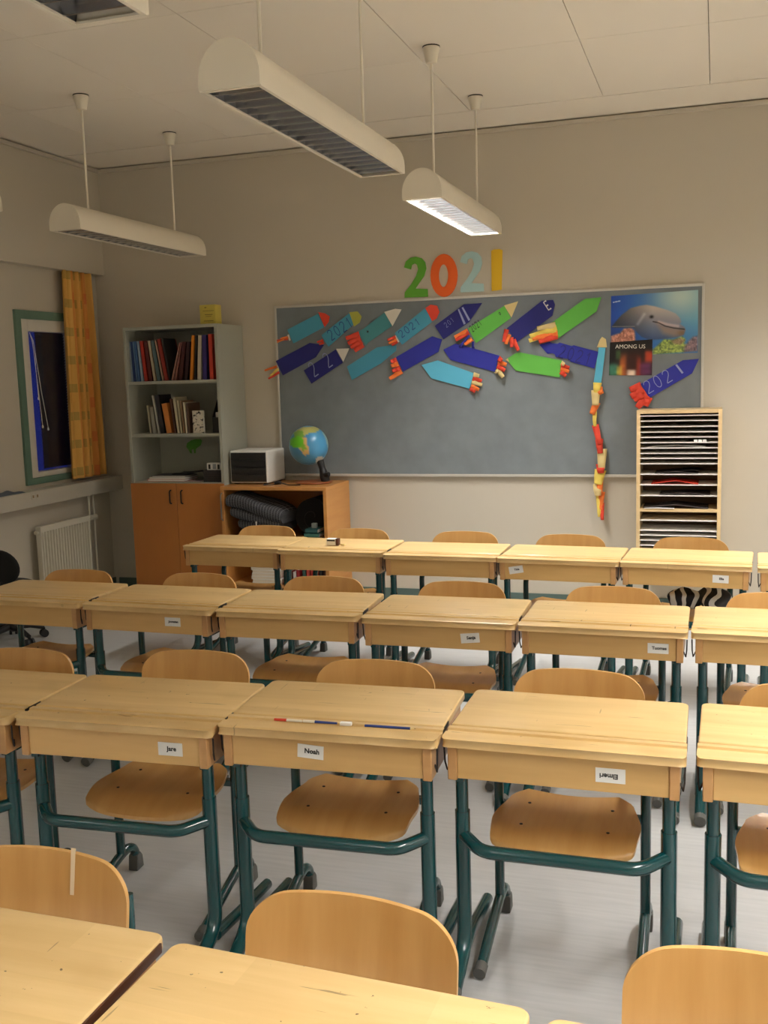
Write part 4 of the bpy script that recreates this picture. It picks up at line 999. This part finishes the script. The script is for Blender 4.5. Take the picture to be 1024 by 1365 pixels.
# globe
gx, gy, gz, gr = -2.695, 6.54, 1.128, .137
gl = thing('globe', 'tilted desk globe with bright green land patch', 'globe', (gx+.03, gy, lt))
NU, NV = 72, 36
def gs(u, v):
    a, b_ = u*2*PI, v*PI; return (gx+gr*math.sin(b_)*math.cos(a), gy+gr*math.sin(b_)*math.sin(a), gz+gr*math.cos(b_))
g = G().grid(gs, NU, NV)
gm_ = bpy.data.materials.new('globe_print'); gm_.use_nodes = True; nt = gm_.node_tree; ca = nt.nodes.new('ShaderNodeVertexColor'); ca.layer_name = 'print'
nt.links.new(ca.outputs[0], nt.nodes['Principled BSDF'].inputs['Base Color']); nt.nodes['Principled BSDF'].inputs['Roughness'].default_value = .28
me = g.mesh('ball', gm_, fix=False, angle=60)
V = np.array(g.v)-np.array((gx, gy, gz)); V /= gr
# face of the globe that is turned to the class: map coordinates on that hemisphere
fd = np.array((gx, gy, gz-EYE)); fd /= np.linalg.norm(fd); rt = np.cross(fd, (0, 0, 1)); rt /= np.linalg.norm(rt); up_ = np.cross(rt, fd)
U_, W_, F_ = V@rt, V@up_, -(V@fd)
colr = np.zeros((len(V), 3))+np.array((74, 146, 190)); nzz = vnoise(U_*100+300, W_*100+300, 22)
front = F_ > 0
def gp(pts): return [((x-637)/148, (235-y)/148) for x, y in pts]
for P_, c in ((gp([(545,120),(600,95),(690,95),(740,110),(690,140),(625,150),(600,170),(560,150)]), (184, 184, 110)), (gp([(595,165),(620,180),(632,240),(634,300),(605,308),(580,275),(560,260),(590,230)]), (216, 176, 110)), (gp([(525,130),(590,120),(610,165),(580,200),(540,190)]), (120, 166, 70)), (gp([(575,230),(610,225),(622,262),(590,275)]), (130, 180, 60)), (gp([(500,180),(560,162),(602,190),(588,238),(540,256),(498,232)]), (104, 196, 40)), (gp([(740,130),(790,190),(780,260),(765,200)]), (150, 180, 180))):
    mk = inpoly(P_, U_+.0*nzz, W_) & front; colr[mk] = c
back_land = (~front) & (vnoise(U_*100+700, W_*100+100, 45) > .58); colr[back_land] = (170, 180, 100)
mk = np.hypot(U_-.55, W_+.78) < .22; colr[mk & front] = (214, 208, 196)
at_ = me.color_attributes.new('print', 'FLOAT_COLOR', 'POINT'); L = colr/255; L = np.where(L <= .04045, L/12.92, ((L+.055)/1.055)**2.4)
A = np.ones((len(V), 4), np.float32); A[:, :3] = L; at_.data.foreach_set('color', A.ravel())
def glp(o): o.parent = gl; o.matrix_parent_inverse = Matrix.Translation(-gl.location); return o
bo = bpy.data.objects.new('ball', me); COL.objects.link(bo); glp(bo)
p0 = Vector((gx+.085, gy-.01, gz-.105)); p1 = Vector((gx+.118, gy-.02, lt+.05)); p2_ = Vector((gx+.125, gy-.02, lt+.014))
glp(G().tube([p0, p0*.45+p1*.55], [.026, .022], 14).obj('collar', 'black'))
glp(G().tube([p0*.6+p1*.4, p1, p2_], [.02, .034, .030], 14).obj('stand', 'black'))
glp(G().tube([p1+Vector((.01, -.02, .012)), p1+Vector((.045, -.03, .016))], .016, 12).obj('lock_knob', 'black'))
glp(G().lathe([(.120, lt+.001), (.130, lt+.006), (.125, lt+.012), (.06, lt+.017)], 36, (gx+.03, gy)).obj('base', mat('orange_brown_base', (150, 84, 44), .4)))
tag(G().tube(fillet([(-2.97, 6.36, lt+.004), (-2.90, 6.40, lt+.004), (-2.86, 6.38, lt+.02), (-2.83, 6.42, lt+.004), (-2.78, 6.36, lt+.004), (-2.70, 6.375, lt+.004)], .03), .0035, 8).tube([(-2.90, 6.40, lt+.012), (-2.855, 6.395, lt+.016)], .012, 10).obj('power_cord', 'black'), 'black power cord lying by the globe base', 'cord')
# blanket and rolled mat inside
bmz = bpy.data.materials.new('checked_fabric'); bmz.use_nodes = True; nt = bmz.node_tree; b = nt.nodes['Principled BSDF']; b.inputs['Roughness'].default_value = .95
uvn = nt.nodes.new('ShaderNodeUVMap'); sep = nt.nodes.new('ShaderNodeSeparateXYZ'); nt.links.new(uvn.outputs[0], sep.inputs[0])
lnx = mth('LESS_THAN', frac(sep.outputs[0], .022, 0), .16); lny = mth('LESS_THAN', frac(sep.outputs[1], .022, 0), .16)
mxn = nt.nodes.new('ShaderNodeMix'); mxn.data_type = 'RGBA'; nt.links.new(mth('MULTIPLY', mth('MAXIMUM', lnx, lny), .75), mxn.inputs[0]); mxn.inputs[6].default_value = (*lin((34, 34, 38)), 1); mxn.inputs[7].default_value = (*lin((120, 120, 122)), 1)
nt.links.new(mxn.outputs[2], b.inputs['Base Color'])
bl = thing('folded_blanket', 'dark checked folded blanket stuffed in the low cabinet', 'blanket', (-3.03, lfy+.04, LS1))
def fold(k, x0, x1, zc, th, y0, y1, droop):
    per = 28; n = 20; g = G(); UV = []
    for j in range(n+1):
        v = j/n; x = x0+(x1-x0)*v
        for i in range(per+1):
            a = 2*PI*i/per; ca_, sa = math.cos(a), math.sin(a)
            hy = (y1-y0)/2; yy = (y0+y1)/2+hy*math.copysign(abs(ca_)**.35, ca_); z_ = zc+th/2*math.copysign(abs(sa)**.8, sa)
            e = 1-.25*max(0, abs(v*2-1)-.85)/.15
            z_ = zc+(z_-zc)*e - droop*v**1.5 + .008*math.sin(v*7+k*2+yy*9)
            g.v.append((x, yy, z_)); UV.append((v*(x1-x0)*1.1, i/per*(2*(y1-y0)+2*th)))
    W2 = per+1
    for j in range(n):
        for i in range(per): q = j*W2+i; g.f.append((q, q+1, q+W2+1, q+W2))
    g.f.append(tuple(range(per))); g.f.append(tuple(n*W2+i for i in range(per)))
    me = g.mesh('fold', bmz, angle=60); ul = me.uv_layers.new(name='UVMap')
    for lo in me.loops: ul.data[lo.index].uv = UV[lo.vertex_index]
    o = bpy.data.objects.new('fold', me); COL.objects.link(o); o.parent = bl; o.matrix_parent_inverse = Matrix.Translation(-bl.location)
fold(0, -3.215, -2.80, LS1+.265, .105, lfy-.02, lfy+.30, .12)
fold(1, -3.19, -2.82, LS1+.185, .095, lfy-.008, lfy+.30, .09)
fold(2, -3.14, -2.85, LS1+.115, .085, lfy+.006, lfy+.30, .05)
fold(3, -3.12, -2.88, LS1+.05, .075, lfy+.02, lfy+.30, .0)
o = G().box(-2.998, -2.990, lfy-.012, lfy-.009, LS1+.02, LS1+.13).obj('strap', 'whitep', bl, smooth=False); o.matrix_parent_inverse = Matrix.Translation(-bl.location)
rm = G(); 
spir = []
for k in range(90):
    a = k*.22; r_ = .03+.0062*a; spir.append((r_*math.cos(a), r_*math.sin(a)))
rr_ = .03+.0062*89*.22
tag(G().grid(lambda u, v: (-2.735+(.155*math.cos(u*2*PI)), lfy+.17+.25*v, LS1+.158+.155*math.sin(u*2*PI)), 32, 2).lathe([(.001, 0), (.002, .001)], 6, (-2.735, lfy+.2)).obj('rolled_mat', 'fabric_black', fix=False), 'black rolled mat behind the checked blanket', 'mat')
o = bpy.data.objects['rolled_mat']; bpy.data.objects.remove(o)
rmt = thing('rolled_mat', 'black rolled mat behind the checked blanket', 'mat', (-2.655, lfy+.19, LS1+.003))
G().tube([(0, 0.0, .135), (0, .22, .135)], .130, 36).obj('outer_roll', 'fabric_black', rmt)
g = G(); pts = [Vector((r_c*math.cos(a), -.003, .135+r_c*math.sin(a))) for a, r_c in [(k*.25, .012+.0048*k*.25*3.2) for k in range(30)]]
g.tube(pts, .003, 6).obj('inner_edge', mat('mat_grey', (52, 50, 48), .8), rmt)
for k, (z, c, wv_, lab) in enumerate([(0, (60, 110, 100), .15, 'green book at the bottom of the small pile in the low cabinet'), (.028, (40, 86, 84), .13, 'dark green box file on the green book')]):
    b2 = thing('book', lab, 'book', (-2.585, lfy+.03, LS1+.022+z*1.0+.0005*k), 0, 'green books in the low cabinet'); m_ = mat('green_cover', c, .6)
    G().box(-wv_/2, wv_/2-.04, 0, .13, 0, .003).box(-wv_/2, wv_/2-.04, 0, .13, .024, .027).box(-wv_/2, wv_/2-.04, 0, .003, 0, .027).obj('cover', m_, b2, smooth=False)
    G().box(-wv_/2+.001, wv_/2-.042, .003, .127, .003, .024).obj('pages', 'paper', b2, smooth=False)
b2 = thing('book', 'cream paperback under the green books in the low cabinet', 'book', (-2.60, lfy+.02, LS1+.0003), 0, 'green books in the low cabinet')
G().box(-.08, .06, 0, .14, 0, .002).box(-.08, .06, 0, .14, .019, .021).box(-.08, .06, 0, .002, 0, .021).obj('cover', 'tan', b2, smooth=False); G().box(-.079, .059, .002, .138, .002, .019).obj('pages', 'paper', b2, smooth=False)
tb = tag(G().box(-.018, .018, -.015, .015, 0, .034).obj('small_tin', mat('tin', (150, 156, 146), .35), bevel=.004), 'small grey tin on the green box file', 'tin'); tb.location = (-2.60, lfy+.08, LS1+.0785)
# lower shelf: paper stacks, books
for k, wn in enumerate(('lowest', 'second lowest', 'third lowest', 'third highest', 'second highest', 'topmost')):
    b2 = thing('workbook', 'white workbook on the lower shelf of the low cabinet, %s of its stack' % wn, 'book', (-2.96+.006*math.sin(k*2.1), lfy+.03, LS2+.0005+k*.0215), .01*math.sin(k*3), 'workbooks stacked on the lower shelf')
    G().box(-.105, .105, 0, .26, 0, .0012).box(-.105, .105, 0, .26, .0192, .0205).obj('cover', 'paper', b2, smooth=False); G().box(-.104, .104, .001, .258, .0012, .0192).obj('pages', mat('page_edge', (214, 204, 184), .8), b2, smooth=False)
for k, (x, c, h, lab) in enumerate([(-2.80, (170, 40, 40), .10, 'red book leaning beside the workbook stack'), (-2.775, (120, 30, 36), .11, 'dark red book beside the workbook stack'), (-2.745, (206, 200, 196), .10, 'white book among red ones on the lower shelf'), (-2.72, (150, 36, 40), .115, 'crimson book on the lower shelf'),
                                    (-2.675, (50, 84, 80), .12, 'dark teal book on the lower shelf'), (-2.645, (190, 70, 56), .12, 'orange-red book on the lower shelf'), (-2.615, (176, 54, 44), .12, 'brick red book on the lower shelf'), (-2.585, (180, 70, 50), .12, 'rust book on the lower shelf'), (-2.55, (36, 34, 34), .12, 'black book on the lower shelf'), (-2.522, (104, 60, 34), .12, 'brown book at the right of the lower shelf')]):
    b2 = thing('book', lab, 'book', (x, lfy+.04, LS2+.0005), 0, 'books standing on the lower shelf'); m_ = mat('book_cover', c, .5)
    G().box(-.012, -.010, 0, .15, 0, h).box(.010, .012, 0, .15, 0, h).box(-.012, .012, 0, .002, 0, h).obj('cover', m_, b2, smooth=False); G().box(-.010, .010, .002, .147, .002, h-.003).obj('pages', 'paper', b2, smooth=False)

# ------------------------------------------------------------------ pigeonhole rack
PFY = 6.45
px0, px1, pt, pbm = -.468, .034, 1.337, .345
pg = thing('pigeonhole_rack', 'pale wooden paper rack with many thin white shelves on the wall', 'rack', ((px0+px1)/2, YB, pbm))
def pp(g, n, m, **k):
    o = g.obj(n, m, pg, **k); o.matrix_parent_inverse = Matrix.Translation(-pg.location); return o
for a in (px0, px1-.022): pp(G().box(a, a+.022, PFY, YB-.030, pbm, pt), 'side_panel', 'pinew', bevel=.001, segs=1)
pp(G().box(px0+.022, px1-.022, PFY, YB-.030, pt-.022, pt), 'top_panel', 'pinew', smooth=False)
pp(G().box(px0+.022, px1-.022, PFY, YB-.030, pbm, pbm+.022), 'bottom_panel', 'pinew', smooth=False)
pp(G().box(px0+.022, px1-.022, YB-.040, YB-.032, pbm, pt), 'back_panel', mat('hardboard', (120, 96, 76), .8), smooth=False)
MT['white2'] = mat('white_shelf', (236, 232, 226), .45)
levels = [553.4, 560.4, 568.1, 575.3, 582.3, 589.5, 596.7, 603.9, 610.6, 617.8, 632, 646.2, 660.6, 680, 693.7, 707.2, 713.8, 720.6, 727.4]
zl = [at(905, y, PFY)[1] for y in levels] + [.452, .422, .392]
sh0 = None
for k, z in enumerate(zl):
    if k == 13: pp(G().box(px0+.022, px1-.022, PFY+.001, YB-.040, z-.012, z+.006), 'middle_shelf', 'pinew', smooth=False); continue
    if sh0 is None: sh0 = pp(G().box(px0+.022, px1-.022, PFY+.003, YB-.040, -.0052, 0), 'shelf', 'white2', smooth=False); s_ = sh0
    else: s_ = sh0.copy(); COL.objects.link(s_)
    s_.location = (0, 0, z)
def sheet(z, x0, x1, m, label, lift=.003, wav=.004, y0=.015, y1=.24, name='paper_sheet', tip=0):
    g = G().grid(lambda u, v: (x0+(x1-x0)*u, PFY+y0+(y1-y0)*v, z+.0015+lift*(1-abs(2*u-1))+tip*u+wav*.5*(1+math.sin(u*6+v*2))*.3), 14, 4)
    o = g.obj(name, m, fix=False); s = o.modifiers.new('t', 'SOLIDIFY'); s.thickness = .001; s.offset = 1
    c = ((x0+x1)/2, PFY+y0, z); o.data.transform(Matrix.Translation((-c[0], -c[1], -c[2]))); o.location = c
    return tag(o, label, 'paper', 'papers in the pigeonhole rack')
MT['dkpaper'] = mat('dark_paper', (70, 62, 60), .7)
sheet(zl[6], -.40, -.06, 'paper', 'curved white sheet in the seventh slot of the rack', .010)
sheet(zl[10], -.36, -.10, 'dkpaper', 'dark brown sheet stack under the upper slots of the rack', .012, .003)
sheet(zl[10]+.016, -.20, -.09, 'ink', 'black card at the right of the dark brown sheets', .003, .002, .03)
sheet(zl[11], -.38, -.10, 'red', 'red sheet bulging in the middle of the rack', .020, .002)
sheet(zl[12], -.33, -.03, 'dkpaper', 'grey folder in the slot below the red sheet', .010, .006)
o = sheet(zl[13]+.006, -.43, -.04, 'dkpaper', 'dark curled folder above the thick middle shelf', .022, .006)
sheet(zl[13]+.006, -.42, -.24, 'paper', 'white sheets sticking out over the thick middle shelf', .003, .002, -.004, .1)
for x, lab in ((-.118, 'left'), (-.092, 'middle'), (-.066, 'right')):
    o = G().box(-.0105, .0105, 0, .008, 0, .014).obj('white_label', 'paper', smooth=False); o.location = (x, PFY+.006, zl[5]+.0003)
    tag(o, 'small white card, %s of three in the sixth rack slot' % lab, 'card', 'small white cards in the rack')
# keep shelves a hair above their papers
# ------------------------------------------------------------------ office chair at the left edge
oc = thing('office_chair', 'black swivel chair with castors at the left edge by the radiator', 'chair', (-4.20, 5.17, 0))
def op(g, n, m='black', **k): return g.obj(n, m, oc, **k)
ells = lambda cx, cy, cz, rx, ry, rz_: (lambda u, v: (cx+rx*math.sin(v*PI)*math.cos(u*2*PI), cy+ry*math.sin(v*PI)*math.sin(u*2*PI), cz+rz_*math.cos(v*PI)))
bko = op(G().grid(ells(0, 0, 0, .15, .03, .105), 28, 14), 'backrest', 'fabric_black'); bko.location = (.10, -.16, .515); bko.rotation_euler = (.1, 0, -.15)
seo = op(G().grid(ells(-.02, .02, .36, .17, .17, .035), 28, 10), 'seat', 'fabric_black')
op(G().tube(fillet([(.04, -.145, .48), (.04, -.12, .36), (.0, .0, .33)], .04), .014, 10), 'back_bar')
op(G().tube([(0, 0, .09), (0, 0, .20)], .024, 12).tube([(0, 0, .2), (0, 0, .34)], .014, 12), 'gas_lift')
for k in range(5):
    a = math.radians(-20+72*k); ca_, sa = math.cos(a), math.sin(a); r_ = .205
    op(G().tube([(0, 0, .10), (ca_*r_*.6, sa*r_*.6, .09), (ca_*r_, sa*r_, .062)], [.022, .018, .013], 10), 'base_arm')
    cs = op(G().tube([(ca_*r_-sa*.010, sa*r_+ca_*.010, .0255), (ca_*r_-sa*.024, sa*r_+ca_*.024, .0255)], .025, 14).tube([(ca_*r_+sa*.010, sa*r_-ca_*.010, .0255), (ca_*r_+sa*.024, sa*r_-ca_*.024, .0255)], .025, 14).tube([(ca_*r_, sa*r_, .02), (ca_*r_, sa*r_, .062)], .009, 8), 'castor')
